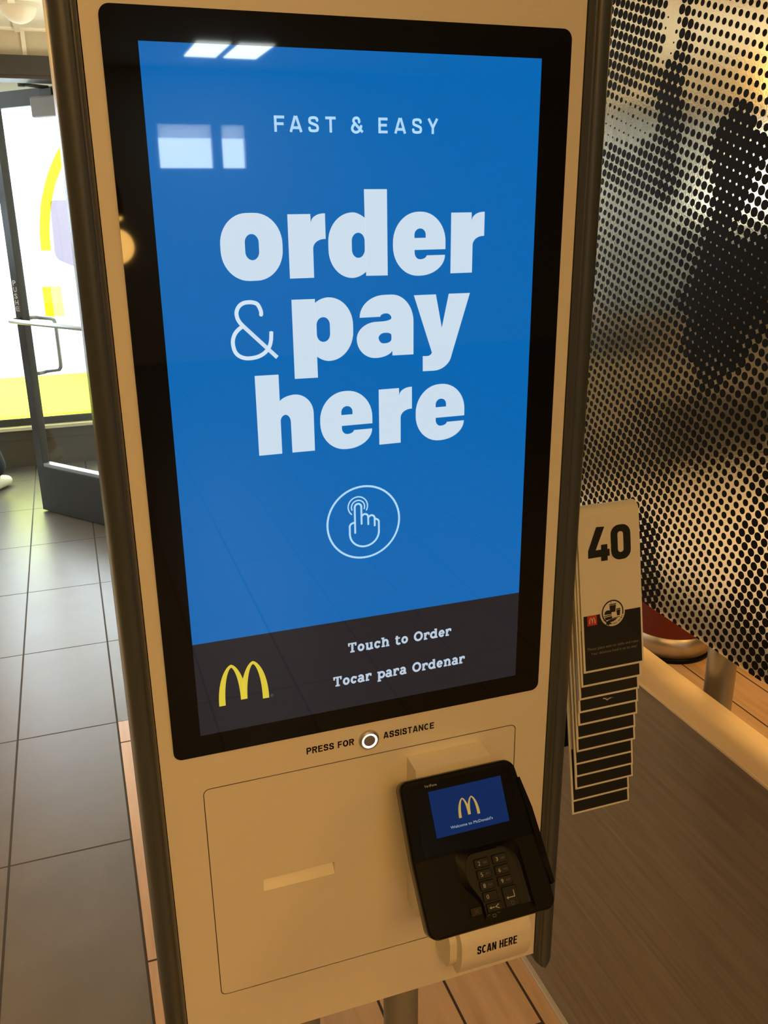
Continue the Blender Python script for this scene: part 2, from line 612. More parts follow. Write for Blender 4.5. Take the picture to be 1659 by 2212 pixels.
# main ceiling and the lower soffit before the entrance wall
mb = MB()
bx(mb, ceil_mat, -4.0, 6.0, -9.0, 2.2, 2.90, 2.98)
bx(mb, ceil_mat, -4.0, 6.0, 2.2, 5.23, 2.328, 2.40)
bx(mb, cream, -4.0, 6.0, 2.16, 2.2, 2.328, 2.90)
ceiling = struct(mb.build('ceiling'))
mb = MB()
for k in range(-5, 9):
    gx = -0.345 + 0.6135 * k
    bx(mb, bar_mat, gx - 0.012, gx + 0.012, 2.2, 3.6, 2.318, 2.328)
for gy in (2.30, 2.93, 3.56):
    bx(mb, bar_mat, -4.0, 6.0, gy - 0.012, gy + 0.012, 2.319, 2.329)
mb.build('ceiling_grid', ceiling)

# entrance wall with the doorway and a shop window left of it
mb = MB()
EX0, EX1 = -1.00, 0.06
bx(mb, beige_paint, -4.0, -3.45, 3.60, 3.72, 0, 2.33)
bx(mb, beige_paint, -1.25, EX0 - 0.05, 3.60, 3.72, 0, 2.33)
bx(mb, pmat('taupe_wall_base', (0.22, 0.21, 0.19, 1), 0.4), -4.0, EX0 - 0.05, 3.592, 3.60, 0, 0.98)
bx(mb, dark_panel, -4.0, -1.78, 3.586, 3.594, 0, 0.47)
bx(mb, dark_panel, -1.78, EX0 - 0.05, 3.586, 3.594, 0.76, 0.92)
bx(mb, beige_paint, -3.45, -1.25, 3.60, 3.72, 0, 0.98)
bx(mb, beige_paint, -3.45, -1.25, 3.60, 3.72, 2.12, 2.33)
bx(mb, beige_paint, EX0 - 0.05, EX1 + 0.05, 3.60, 3.72, 2.225, 2.33)
bx(mb, beige_paint, EX1 + 0.05, 6.0, 3.60, 3.72, 0, 2.33)
struct(mb.build('wall_entrance'))
mb = MB()
bx(mb, bar_mat, -0.335, -0.318, 3.592, 3.602, 2.228, 2.328)  # strip standing in for the ceiling bar's reflection above the door
struct(mb.build('grid_bar_reflection'))

# door frame
mb = MB()
bx(mb, dark_frame, EX0 - 0.05, EX1 + 0.05, 3.57, 3.74, 2.150, 2.228, 0.003)
bx(mb, dark_frame, EX0 - 0.05, EX1 + 0.05, 3.575, 3.735, 2.137, 2.152, 0.002)
bx(mb, dark_frame, EX0 - 0.05, EX0, 3.57, 3.74, 0, 2.15, 0.003)
bx(mb, dark_frame, EX1, EX1 + 0.05, 3.57, 3.74, 0, 2.15, 0.003)
struct(mb.build('trim_1'))

# window in the entrance wall
mb = MB()
for a, b_, c, d in ((-3.45, -1.25, 0.98, 1.03), (-3.45, -1.25, 2.07, 2.12), (-3.45, -3.40, 1.03, 2.07), (-1.30, -1.25, 1.03, 2.07), (-2.38, -2.32, 1.03, 2.07)):
    bx(mb, dark_frame, a, b_, 3.62, 3.70, c, d, 0.002)
w2 = struct(mb.build('window_2'))
mb = MB(); bx(mb, tinted, -3.40, -1.30, 3.655, 3.661, 1.03, 2.07); mb.build('glass_pane', w2)

# vestibule: low brown wall, stone sill, shop window with yellow film
mb = MB()
bx(mb, dado_mat, -4.0, 1.2, 5.23, 5.40, 0, 0.249)
bx(mb, dado_mat, -4.0, 1.2, 5.222, 5.232, 0.176, 0.180)
bx(mb, cream, -4.0, 1.2, 5.23, 5.40, 2.25, 2.40)
bx(mb, cream, 1.12, 1.2, 3.72, 5.23, 0, 2.33)
bx(mb, cream, 1.2, 6.0, 5.23, 5.40, 0, 2.40)
vest = struct(mb.build('wall_vestibule'))
mb = MB()
bx(mb, sill_mat, -4.0, 1.12, 5.19, 5.25, 0.249, 0.273, 0.004)
mb.build('window_sill', vest)
mb = MB()
bx(mb, dark_frame, -4.0, 1.12, 5.232, 5.33, 0.274, 0.318, 0.003)
bx(mb, pmat('frame_edge_light', (0.30, 0.33, 0.36, 1), 0.25, 0.6), -4.0, 1.12, 5.233, 5.26, 0.3175, 0.3225)
bx(mb, dark_frame, -4.0, 1.12, 5.232, 5.33, 2.20, 2.25, 0.003)
bx(mb, dark_frame, -4.0, -3.95, 5.232, 5.33, 0.318, 2.20, 0.003)
bx(mb, dark_frame, -1.90, -1.85, 5.232, 5.33, 0.318, 2.20, 0.003)
bx(mb, dark_frame, 1.07, 1.12, 5.232, 5.33, 0.318, 2.20, 0.003)
win = struct(mb.build('window_1'))
mb = MB()
bx(mb, clear, -3.95, 1.07, 5.262, 5.268, 0.32, 2.20)
mb.build('glass_pane', win)
mb = MB()
YF = 5.257
def wmap(x, z): return (x, YF, z)
fill(mb, yel_band, [[(-1.85, 0.322), (1.07, 0.322), (1.07, 0.587), (-1.85, 0.587)]], wmap)
mb.build('yellow_band_film', win)
mb = MB()
fill(mb, yel_strong, [[(-0.418, 0.955), (-0.366, 0.955), (-0.366, 1.143), (-0.418, 1.143)]], wmap)
fill(mb, yel_ghost, [[(-0.366, 0.955), (-0.303, 0.955), (-0.303, 1.143), (-0.366, 1.143)]], wmap)  # right half is the painted second image in the glass
mb.build('yellow_square_film', win)
mb = MB()
def arch_strip(x_out, x_in, top_out, top_in, cx, mat, skip=0):
    o, i = [], []
    for k in range(25):
        t = k / 24
        s = 1 - (1 - t) ** 1.7
        f = (1 - s ** 2.0) ** 0.62 if s < 1 else 0
        o.append((cx + (x_out - cx) * f, 1.36 + (top_out - 1.36) * s))
        i.append((cx + (x_in - cx) * f, 1.36 + (top_in - 1.36) * s))
    for sg in (1, -1):
        vs = [wmap(cx + sg * (p[0] - cx), p[1]) for p in o] + [wmap(cx + sg * (p[0] - cx), p[1]) for p in i]
        mb.add(vs, [(k, k + 1, 26 + k, 25 + k) for k in range(skip, 24)], mat)
arch_strip(-0.395, -0.334, 2.19, 2.12, 0.10, yel_strong)
arch_strip(-0.334, -0.270, 2.12, 2.04, 0.10, yel_ghost, 9)  # inner strip is the painted glazing image of the arch
mb.build('yellow_arch_film', win)

# remaining room walls
mb = MB()
bx(mb, dark_wall, -4.1, -4.0, -9.0, 5.40, 0, 0.80)
bx(mb, wall_mat, -4.1, -4.0, -9.0, 5.40, 0.80, 2.95)
struct(mb.build('wall_left'))
mb = MB(); bx(mb, dark_wall, 6.0, 6.1, -9.0, 5.40, 0, 2.95); struct(mb.build('wall_right'))
# back wall with two high windows whose upper halves carry a blind
mb = MB()
BW = [(0.78, 1.32), (1.42, 1.66)]
z0b, z1b = 1.965, 2.40
bx(mb, wall_mat, -4.0, 6.0, -9.1, -9.0, 0, z0b)
bx(mb, wall_mat, -4.0, 6.0, -9.1, -9.0, z1b, 2.95)
bx(mb, wall_mat, -4.0, BW[0][0], -9.1, -9.0, z0b, z1b)
bx(mb, wall_mat, BW[0][1], BW[1][0], -9.1, -9.0, z0b, z1b)
bx(mb, wall_mat, BW[1][1], 6.0, -9.1, -9.0, z0b, z1b)
struct(mb.build('wall_back'))
blind, nt_, b_n = nodes('window_blind')
b_n.inputs['Base Color'].default_value = (0.6, 0.58, 0.52, 1)
b_n.inputs['Roughness'].default_value = 0.8
tl_ = nt_.nodes.new('ShaderNodeBsdfTranslucent'); tl_.inputs[0].default_value = (0.85, 0.83, 0.76, 1)
ms_ = nt_.nodes.new('ShaderNodeMixShader'); ms_.inputs[0].default_value = 0.85
nt_.links.new(b_n.outputs[0], ms_.inputs[1]); nt_.links.new(tl_.outputs[0], ms_.inputs[2])
nt_.links.new(ms_.outputs[0], nt_.nodes['Material Output'].inputs[0])
for k, (a, b_) in enumerate(BW):
    mb = MB()
    bx(mb, dark_frame, a, b_, -9.08, -9.03, z0b, z0b + 0.01)
    bx(mb, dark_frame, a, b_, -9.08, -9.03, z1b - 0.01, z1b)
    w = struct(mb.build('window_%d' % (3 + k)))
    mb = MB(); bx(mb, clear, a, b_, -9.055, -9.050, z0b + 0.01, z1b - 0.01); mb.build('glass_pane', w)
    mb = MB(); bx(mb, blind, a, b_, -9.03, -9.02, 2.26, z1b - 0.01); mb.build('blind', w)

# knee wall on the right with a light wood cap and a metal trim at its foot
mb = MB()
bx(mb, laminate, 0.525, 0.605, -0.50, 1.30, 0.0, 0.872)
knee = struct(mb.build('wall_divider'))
mb = MB()
bx(mb, cap_wood, 0.525, 0.606, -0.50, 1.30, 0.872, 0.8775, 0.0012)
mb.build('wall_cap', knee)
mb = MB()
bx(mb, pmat('pale_metal_trim', (0.60, 0.56, 0.52, 1), 0.35, 0.3), 0.512, 0.525, -0.50, 1.30, 0.0, 0.006, 0.0015)
struct(mb.build('baseboard_divider'))

# ------------------------------------------------------------------ door, standing open into the vestibule
mbd = None
DP = Vector((-0.5425, 4.2242, 0))
DD = Vector((0.6228, -0.7824, 0))
DN = Vector((-0.7824, -0.6228, 0))      # towards the dining room
DT = 2.140
def dmap(p):
    q = DP + DD * p[0] - DN * p[1]
    return (q.x, q.y, p[2])
door = empty('door_1', tuple(DP))
door['kind'] = 'structure'
LW = 0.915
mb = MB()
bx(mb, dark_frame, 0, 0.056, 0, 0.045, 0.01, DT, 0.003, xf=dmap)
bx(mb, dark_frame, LW - 0.056, LW, 0, 0.045, 0.01, DT, 0.003, xf=dmap)
bx(mb, dark_frame, 0.056, LW - 0.056, 0, 0.045, 2.068, DT, 0.003, xf=dmap)
mb.build('door_frame', door)
mb = MB()
bx(mb, dark_panel, 0.0, LW, -0.001, 0.044, 0.01, 0.268, 0.002, xf=dmap)
bx(mb, alu, 0.056, LW - 0.056, 0.001, 0.043, 0.268, 0.288, 0.002, xf=dmap)
mb.build('kick_rail', door)
mb = MB()
bx(mb, clear, 0.05, LW - 0.05, 0.019, 0.026, 0.285, 2.07, xf=dmap)
mb.build('glass_pane', door)
mb = MB()
def dl(u, w): return dmap((u, -0.0012, w))
z = 1.262
let = pmat('white_vinyl_letters', (0.80, 0.80, 0.74, 1), 0.5)
for ch in 'PUSH':
    text(mb, let, ch, dl, 0.014, 0.040, z - 0.026, z, 0.02)
    z -= 0.033
for k in range(3):
    fill(mb, let, [[(0.012, z - 0.004 - 0.010 * k), (0.042, z - 0.004 - 0.010 * k), (0.042, z - 0.010 * k), (0.012, z - 0.010 * k)]], dl)
fill(mb, let, [[(0.012, z - 0.024), (0.016, z - 0.024), (0.016, z), (0.012, z)]], dl)
mb.build('push_lettering', door)
mb = MB()
tube(mb, steel, [dmap((0.03, 0, 1.064)), dmap((0.03, -0.05, 1.064)), dmap((0.035, -0.062, 1.064)), dmap((0.05, -0.07, 1.064)), dmap((LW - 0.05, -0.07, 1.058)), dmap((LW - 0.03, -0.06, 1.058)), dmap((LW - 0.03, 0, 1.058))], 0.0125)
mb.build('push_bar', door)
mb = MB()
pp = [(0.03, 0.045, 1.066), (0.03, 0.085, 1.066), (0.034, 0.105, 1.064), (0.050, 0.112, 1.062), (0.14, 0.112, 1.062), (0.160, 0.112, 1.055), (0.168, 0.112, 1.035), (0.168, 0.112, 0.83), (0.164, 0.112, 0.808), (0.150, 0.112, 0.795), (0.05, 0.112, 0.778), (0.034, 0.105, 0.772), (0.03, 0.085, 0.770), (0.03, 0.045, 0.770)]
tube(mb, alu, [dmap(p) for p in pp], 0.0105)
mb.build('pull_handle', door)
mb = MB()
bx(mb, grey_paint, 0.400, 0.66, -0.055, -0.001, 2.008, 2.096, 0.008, xf=dmap)
bx(mb, dark_panel, 0.452, 0.54, -0.04, -0.005, 2.092, 2.128, 0.003, xf=dmap)
clo = mb.build('door_closer', door)
mb = MB()
a0 = Vector(dmap((0.50, -0.02, 2.132)))
el = Vector((-0.362, 3.86, 2.158))
fr = Vector((-0.02, 3.76, 2.158))
bm_ = Vector((0, 0, 0.012))
tube(mb, dark_panel, [a0, el - bm_], 0.008)
tube(mb, dark_panel, [el + bm_ * 0.2, fr + bm_ * 0.2], 0.009)
cyl(mb, dark_panel, el - bm_ * 1.8, el + bm_ * 1.4, 0.016, n=16)
cyl(mb, dark_panel, el * 0.3 + fr * 0.7 + bm_ * 0.4, el * 0.3 + fr * 0.7 + bm_ * 2.0, 0.013, n=16)
mb.build('closer_arm', clo)

# even-stroke grotesque capitals
def sans(mb, mat, mp, ch, x0, x1, z0, z1, w):
    W_, H_ = x1 - x0, z1 - z0
    def q(*pts): return [(x0 + a * W_, z0 + b * H_) for a, b in pts]
    h = w / 2 / W_; v = w / 2 / H_
    L = []
    if ch == 'F': L = [q((h, 0), (h, 1)), q((0, 1 - v), (1, 1 - v)), q((0, 0.50), (0.92, 0.50))]
    elif ch == 'E': L = [q((h, 0), (h, 1)), q((0, 1 - v), (1, 1 - v)), q((0, 0.52), (0.92, 0.52)), q((0, v), (1, v))]
    elif ch == 'H': L = [q((h, 0), (h, 1)), q((1 - h, 0), (1 - h, 1)), q((0, 0.52), (1, 0.52))]
    elif ch == 'I': L = [q((0.5, 0), (0.5, 1))]
    elif ch == 'N': L = [q((h, 0), (h, 1)), q((1 - h, 0), (1 - h, 1)), q((h, 1 - v * .6), (1 - h, v * .6))]
    elif ch == 'A': L = [q((h * 0.9, 0), (0.5 - h * .35, 1)), q((1 - h * 0.9, 0), (0.5 + h * .35, 1)), q((0.22, 0.27), (0.78, 0.27))]
    elif ch == 'T': L = [q((0, 1 - v), (1, 1 - v)), q((0.5, 0), (0.5, 1))]
    elif ch == 'Y': L = [q((h, 1), (0.5, 0.42)), q((1 - h, 1), (0.5, 0.42)), q((0.5, 0), (0.5, 0.46))]
    elif ch in 'PR':
        m = 0.52 if ch == 'R' else 0.46
        L = [q((h, 0), (h, 1)), q((h, 1 - v), (0.58, 1 - v)) + q(*[(0.58 + (0.42 - h) * math.sin(t * PI / 10), (1 - v + m) / 2 + ((1 - v) - m) / 2 * math.cos(t * PI / 10)) for t in range(11)]) + q((h, m))]
        if ch == 'R': L.append(q((0.52, m), (1 - h * 1.1, 0)))
    elif ch == 'O': L = [q(*[(0.5 + (0.5 - h) * math.cos(t * PI / 16), 0.5 + (0.5 - v) * math.sin(t * PI / 16)) for t in range(33)])]
    elif ch == 'C': L = [q(*[(0.5 + (0.5 - h) * math.cos(t * PI / 16), 0.5 + (0.5 - v) * math.sin(t * PI / 16)) for t in range(4, 29)])]
    elif ch == 'S': L = [crom(q((0.96 - h, 0.72), (0.88 - h * .5, 0.89 - v * .6), (0.70, 0.985 - v), (0.5, 1 - v), (0.28, 0.98 - v), (h + 0.05, 0.84), (h + 0.03, 0.70), (0.20, 0.60), (0.5, 0.515), (0.80, 0.42), (0.99 - h, 0.29), (0.95 - h, 0.14), (0.72, v + .02), (0.5, v), (0.26, v + 0.02), (h + 0.04, 0.15), (h, 0.29)))]
    elif ch == '&': L = [crom(q((0.68, 0.66), (0.67, 0.82), (0.58, 0.92), (0.44, 0.95), (0.27, 0.90), (0.20, 0.77), (0.27, 0.63))) + q((0.97, 0.05)),
                       crom(q((0.40, 0.60), (0.18, 0.47), (0.08, 0.28), (0.16, 0.12), (0.38, 0.04), (0.62, 0.10), (0.78, 0.26), (0.85, 0.46)))]
    for l in L:
        stroke(mb, mat, l, w, mp, cap=False)

SANSW = dict(P=.66, R=.70, E=.62, S=.66, F=.58, O=.76, A=.74, I=.20, T=.62, N=.70, C=.72, H=.70, Y=.68)
def sanstext(mb, mat, mp, body, x0, x1, z0, z1, w, gap=0.12):
    ws = [SANSW.get(c, 0.30) for c in body]
    k = (x1 - x0) / (sum(ws) + gap * (len(ws) - 1))
    x = x0
    for c, ww in zip(body, ws):
        if c != ' ':
            sans(mb, mat, mp, c, x, x + ww * k, z0, z1, w)
        x += (ww + gap) * k

# ------------------------------------------------------------------ self-order kiosk
def F(x, z, d=0.0):                       # a point on the front face, d in front of it
    return (x, -d, z)
kiosk = empty('order_kiosk', (0, 0.07, 0), 'tall self-order kiosk with a large blue touch screen, pale front and dark side posts', 'kiosk')

FX0, FX1, FZ0, FZ1 = -0.2470, 0.2505, 0.5765, 1.885
mb = MB()
PX0, PX1, PZ0, PZ1 = -0.2023, 0.2050, 0.6630, 0.9760      # service door
GX0, GX1, GZ0, GZ1 = -0.2310, 0.2338, 1.0230, 1.7875      # glass
fill(mb, white_metal, [[(FX0, FZ0), (FX1, FZ0), (FX1, FZ1), (FX0, FZ1)],
     rp([(PX0, PZ0, 0.008), (PX0, PZ1, 0.008), (PX1, PZ1, 0.008), (PX1, PZ0, 0.008)])], lambda x, z: F(x, z))
for a, b_ in (((FX0, FZ0), (FX1, FZ0)), ((FX1, FZ0), (FX1, FZ1)), ((FX1, FZ1), (FX0, FZ1)), ((FX0, FZ1), (FX0, FZ0))):
    mb.add([(a[0], 0, a[1]), (b_[0], 0, b_[1]), (b_[0], 0.02, b_[1]), (a[0], 0.02, a[1])], [(0, 1, 2, 3)], white_metal)
fill(mb, groove, [[(PX0 - 0.01, PZ0 - 0.01), (PX1 + 0.01, PZ0 - 0.01), (PX1 + 0.01, PZ1 + 0.01), (PX0 - 0.01, PZ1 + 0.01)]], lambda x, z: F(x, z, -0.012))
front = mb.build('front_panel', kiosk)
mb = MB()
bx(mb, white_metal, FX0, FX1, 0.02, 0.145, FZ0 + 0.002, FZ1, 0.002)
mb.build('cabinet', kiosk)

# service door with the receipt slot
mb = MB()
gap = 0.0010
SX0, SX1, SZ0, SZ1 = -0.1390, -0.0467, 0.8100, 0.8280
fill(mb, white_metal, [rp([(PX0 + gap, PZ0 + gap, 0.007), (PX1 - gap, PZ0 + gap, 0.007), (PX1 - gap, PZ1 - gap, 0.007), (PX0 + gap, PZ1 - gap, 0.007)]),
     [(SX0, SZ0), (SX0, SZ1), (SX1, SZ1), (SX1, SZ0)]], lambda x, z: F(x, z, 0.0))
sd = mb.build('service_door', kiosk)
mb = MB()
dp = 0.011
mb.add([F(SX0, SZ1, 0), F(SX1, SZ1, 0), F(SX1, SZ1 - 0.001, -dp), F(SX0, SZ1 - 0.001, -dp)], [(0, 1, 2, 3)], white_metal)
mb.add([F(SX0, SZ0, 0), F(SX1, SZ0, 0), F(SX1, SZ1 - 0.006, -dp), F(SX0, SZ1 - 0.006, -dp)], [(0, 1, 2, 3)], white_metal)
mb.add([F(SX0, SZ1 - 0.006, -dp), F(SX1, SZ1 - 0.006, -dp), F(SX1, SZ1, -dp), F(SX0, SZ1, -dp)], [(0, 1, 2, 3)], groove)
for sx in (SX0, SX1):
    mb.add([F(sx, SZ0, 0), F(sx, SZ1, 0), F(sx, SZ1, -dp), F(sx, SZ1 - 0.006, -dp)], [(0, 1, 2, 3)], white_metal)
mb.build('receipt_slot', sd)

# side posts: bull-nosed extrusions with a groove, rounded at the lower end
def post(x0, x1, side):
    mb = MB()
    yb = 0.16
    w = x1 - x0
    prof = []                                # (x, y) contour from outer back around the nose to the inner back
    nose = -0.010
    for t in range(0, 13):
        a = PI - PI * t / 12
        prof.append((x0 + w / 2 + w / 2 * math.cos(a), nose + 0.011 - 0.013 * math.sin(a)))
    out = []
    for i, (px_, py_) in enumerate(prof):
        out.append((px_, py_))
    if side < 0:                             # shallow bead groove on the inner flank
        out.insert(9, (x0 + w * 0.76, nose + 0.0005)); out.insert(10, (x0 + w * 0.79, nose + 0.0025)); out.insert(11, (x0 + w * 0.82, nose + 0.0008))
    else:
        out.insert(4, (x0 + w * 0.18, nose + 0.0008)); out.insert(4, (x0 + w * 0.21, nose + 0.0025)); out.insert(4, (x0 + w * 0.24, nose + 0.0005))
        out = sorted(out[:7], key=lambda p: p[0]) + out[7:]
    out = [(x0, yb)] + out + [(x1, yb)]
    n = len(out)
    rings = []
    zb = 0.555
    for k in range(9):                       # rounded foot
        a = PI / 2 * (1 - k / 8)
        sc = math.cos(a)
        rings.append([(x0 + w / 2 + (p[0] - x0 - w / 2) * max(sc, 0.02), p[1], zb + w / 2 * (1 - math.sin(a))) for p in out])
    rings.append([(p[0], p[1], 1.90) for p in out])
    vs = [q for r in rings for q in r]
    fs = []
    for r in range(len(rings) - 1):
        for i in range(n):
            j = (i + 1) % n
            fs.append((r * n + i, r * n + j, (r + 1) * n + j, (r + 1) * n + i))
    mb.add(vs, fs, post_mat, True)
    mb.add(rings[-1], [tuple(range(n))], post_mat)
    mb.add(rings[0], [tuple(range(n))[::-1]], post_mat)
    return mb.build('side_post', kiosk)
post(-0.2735, -0.2478, -1)
post(0.2515, 0.2785, 1)

# legs and base plate
for lx in (-0.083, 0.071):
    mb = MB()
    cyl(mb, grey_paint, (lx, 0.078, 0.012), (lx, 0.078, 0.60), 0.0265)
    mb.build('leg', kiosk)
mb = MB()
bx(mb, grey_paint, -0.26, 0.27, -0.10, 0.26, 0.0, 0.012, 0.004)
mb.build('base_plate', kiosk)

# glass with a black border
mb = MB()
prism(mb, gloss_black, rp([(GX0, GZ0, 0.010), (GX1, GZ0, 0.010), (GX1, GZ1, 0.010), (GX0, GZ1, 0.010)]), lambda x, z, d: F(x, z, d), 0.0020)
glass = mb.build('screen_glass', kiosk)

# display with its graphics
DX0, DX1, DZ0, DZ1, DIV = -0.1995, 0.2000, 1.0500, 1.7592, 1.1655
mb = MB()
def S0(x, z): return F(x, z, 0.0022)
def S1(x, z): return F(x / 1000, z / 1000, 0.0026)
fill(mb, scr_blue, [[(DX0, DIV), (DX1, DIV), (DX1, DZ1), (DX0, DZ1)]], S0)
fill(mb, scr_dark, [[(DX0, DZ0), (DX1, DZ0), (DX1, DIV), (DX0, DIV)]], S0)

def put(contours, x, z, mat=None):
    fill(mb, mat or scr_white, [[(p[0] + x, p[1] + z) for p in c] for c in contours], S1)
def g_o(x, z):
    put([rp([(0, 0, (27, 29)), (0, 63.6, (29, 27)), (61.3, 63.6, (27, 29)), (61.3, 0, (29, 27))], 12),
         rp([(24, 19.6, (6.9, 8)), (24, 44.2, (8, 6.9)), (37.7, 44.2, (6.9, 8)), (37.7, 19.6, (8, 6.9))], 8)], x, z)
def g_r(x, z):
    put([rp([(0, 0), (0, 61), (23.2, 61), (23.4, 52.8), (25.6, 61.4, (7, 11)), (38.2, 61.4), (38.2, 37.2), (25, 37.2, (12, 9)), (24.9, 0)], 8)], x, z)
def g_d(x, z):
    put([rp([(0, 0, (25, 28)), (0, 63.6, (28, 26)), (33, 63.6, (7, 9)), (39.5, 57.5), (39.5, 6), (34, 0, (9, 9))], 12),
         rp([(24.6, 19.6, (6.8, 8)), (24.6, 44, (8, 6.8)), (38.3, 44, (6.8, 8)), (38.3, 19.6, (8, 6.8))], 8)], x, z)
    put([[(39.3, 1.6), (62.8, 1.2), (62.7, 85.2), (38.4, 85.3)]], x, z)
def g_e(x, z):
    put([rp([(58.4, 26), (58.4, 63.6, (30, 28)), (0, 63.6, (28, 30)), (0, 0, (30, 28)), (58, 0, (28, 20.2)), (58, 20.3), (37.3, 20.3), (36.6, 16.6, (3.6, 6)), (23.8, 16.6, (6, 7)), (23.8, 26)], 12),
         rp([(23.6, 37.9), (23.6, 47.2, 6.2), (36.1, 47.2, 6.2), (36.1, 37.9)], 8)], x, z)
def g_p(x, z):
    put([[(0, 0), (24.8, -0.4), (24.4, 80), (0, 80.2)]], x, z)
    put([rp([(24.2, 22), (30, 16.2, (8, 8)), (64.4, 16.2, (26, 29)), (64.4, 81, (29, 26)), (29, 81, (9, 7)), (24.0, 75.4)], 12),
         rp([(25.2, 36.3, (6.9, 8)), (25.2, 61.4, (8, 6.9)), (39.4, 61.4, (6.9, 8)), (39.4, 36.3, (8, 6.9))], 8)], x, z)
def g_a(x, z):
    put([rp([(3.7, 42.8), (3.7, 65, (22, 27)), (63.6, 65, (25, 29)), (63.6, 1.2), (39.6, 1.5), (39.5, 6.5), (34.5, 0, (7, 12)), (0, 0, (21, 21)), (0, 37.8, (17, 22)), (38.7, 37.8, (12, 3)), (38.7, 46, (5.2, 6)), (26.4, 46, (6, 3.2)), (26.4, 42.8)], 12),
         rp([(24.1, 14.9, (5.5, 7)), (24.1, 25.9, (5.5, 7)), (38.6, 25.9, (6, 3)), (38.6, 14.9, (4, 7))], 8)], x, z)
def g_y(x, z):
    put([rp([(0, 81.4), (25.1, 81.3), (32.3, 46), (39.9, 81.4), (64.6, 81.2), (45.0, 18.5, (2, 2)), (39.5, -0.2, (14, 16)), (10.5, 0.4), (10.4, 16.8), (20, 16.2, (5, 4)), (21.0, 20.0)], 8)], x, z)
def g_h(x, z):
    put([[(0, 0), (24.7, -0.1), (24.8, 84), (0, 84.3)]], x, z)
    put([rp([(24.4, 55.6), (29, 62.0, (7, 12)), (60.6, 62.0, (20, 21)), (60.5, -0.3), (35.8, -0.1), (35.5, 41.4, (8, 5.6)), (25.2, 41.4, (5.2, 6)), (24.4, 30)], 10)], x, z)
g_o(-139.5, 1550.7); g_r(-72.1, 1551.5); g_d(-31.3, 1549.9); g_e(37.5, 1549.6); g_r(102.0, 1550.8)
g_p(-71.6, 1450.6); g_a(-3.5, 1466.6); g_y(60.5, 1448.4)
g_h(-113.4, 1372.3); g_e(-46.0, 1370.2); g_r(20.1, 1371.4); g_e(62.8, 1369.7)
amp = crom([(-103.3, 1517.0), (-103.4, 1521.3), (-106.2, 1527.6), (-110.2, 1529.7), (-115.0, 1530.3), (-120.5, 1529.6), (-125.2, 1526.5), (-127.8, 1521.2), (-127.4, 1515.6), (-125.2, 1511.0), (-122.2, 1507.4)])
stroke(mb, scr_white, amp + [(-88.9, 1473.9)], 4.0, S1, cap=False)
amp2 = crom([(-122.4, 1507.2), (-127.5, 1503.6), (-131.4, 1498.8), (-133.4, 1491.8), (-132.2, 1483.6), (-128.6, 1478.4), (-122.5, 1475.4), (-115.5, 1474.9), (-108.0, 1476.2), (-101.5, 1479.6), (-97.0, 1484.6), (-94.6, 1491.5), (-93.8, 1500.4)])
stroke(mb, scr_white, amp2, 4.0, S1, cap=False)

for ch, a, b_ in (('F', -81, -71), ('A', -66.3, -53.7), ('S', -47.9, -37.2), ('T', -30.7, -20.3), ('&', -4.8, 7.2), ('E', 23.1, 32.7), ('A', 39.7, 52.1), ('S', 58.4, 69.2), ('Y', 74.8, 86.6)):
    sans(mb, scr_soft, S1, ch, a, b_, 1686.8, 1701.0, 2.5)

# touch icon
stroke(mb, scr_soft, arc(0.45, 1283.4, 42.3, 0, 360, 72), 2.3, S1, cap=False)
Wd = 2.2
stroke(mb, scr_soft, [(-9.8, 1272.1)] + [(-9.8, 1301.6)] + arc(-5.95, 1302.2, 3.85, 180, 0, 12) + [(-2.1, 1302.2), (-2.1, 1281.9)], Wd, S1)
stroke(mb, scr_soft, [(-2.1, 1290.5)] + arc(1.9, 1289.2, 3.9, 150, 0, 10) + [(5.8, 1289.2), (5.8, 1280.5)], Wd, S1)
stroke(mb, scr_soft, [(5.8, 1288.5)] + arc(9.6, 1286.9, 3.8, 150, 0, 10) + [(13.4, 1286.9), (13.4, 1278.0)], Wd, S1)
stroke(mb, scr_soft, [(13.4, 1285.9), (15.0, 1285.9)] + arc(14.6, 1281.8, 3.7, 80, 0, 8) + [(18.3, 1281.8), (18.3, 1269.0)] + arc(1.1, 1271.0, 17.2, 0, -180, 28, 16.5) + [(-16.1, 1271.0), (-16.1, 1279.5)] + arc(-11.6, 1279.6, 4.5, 180, 90, 8) + [(-10.0, 1284.3)], Wd, S1)
stroke(mb, scr_soft, arc(-5.9, 1302.4, 7.7, -22, 202, 20), 1.5, S1)
stroke(mb, scr_soft, arc(-6.1, 1302.9, 11.3, -28, 228, 26), 1.5, S1)

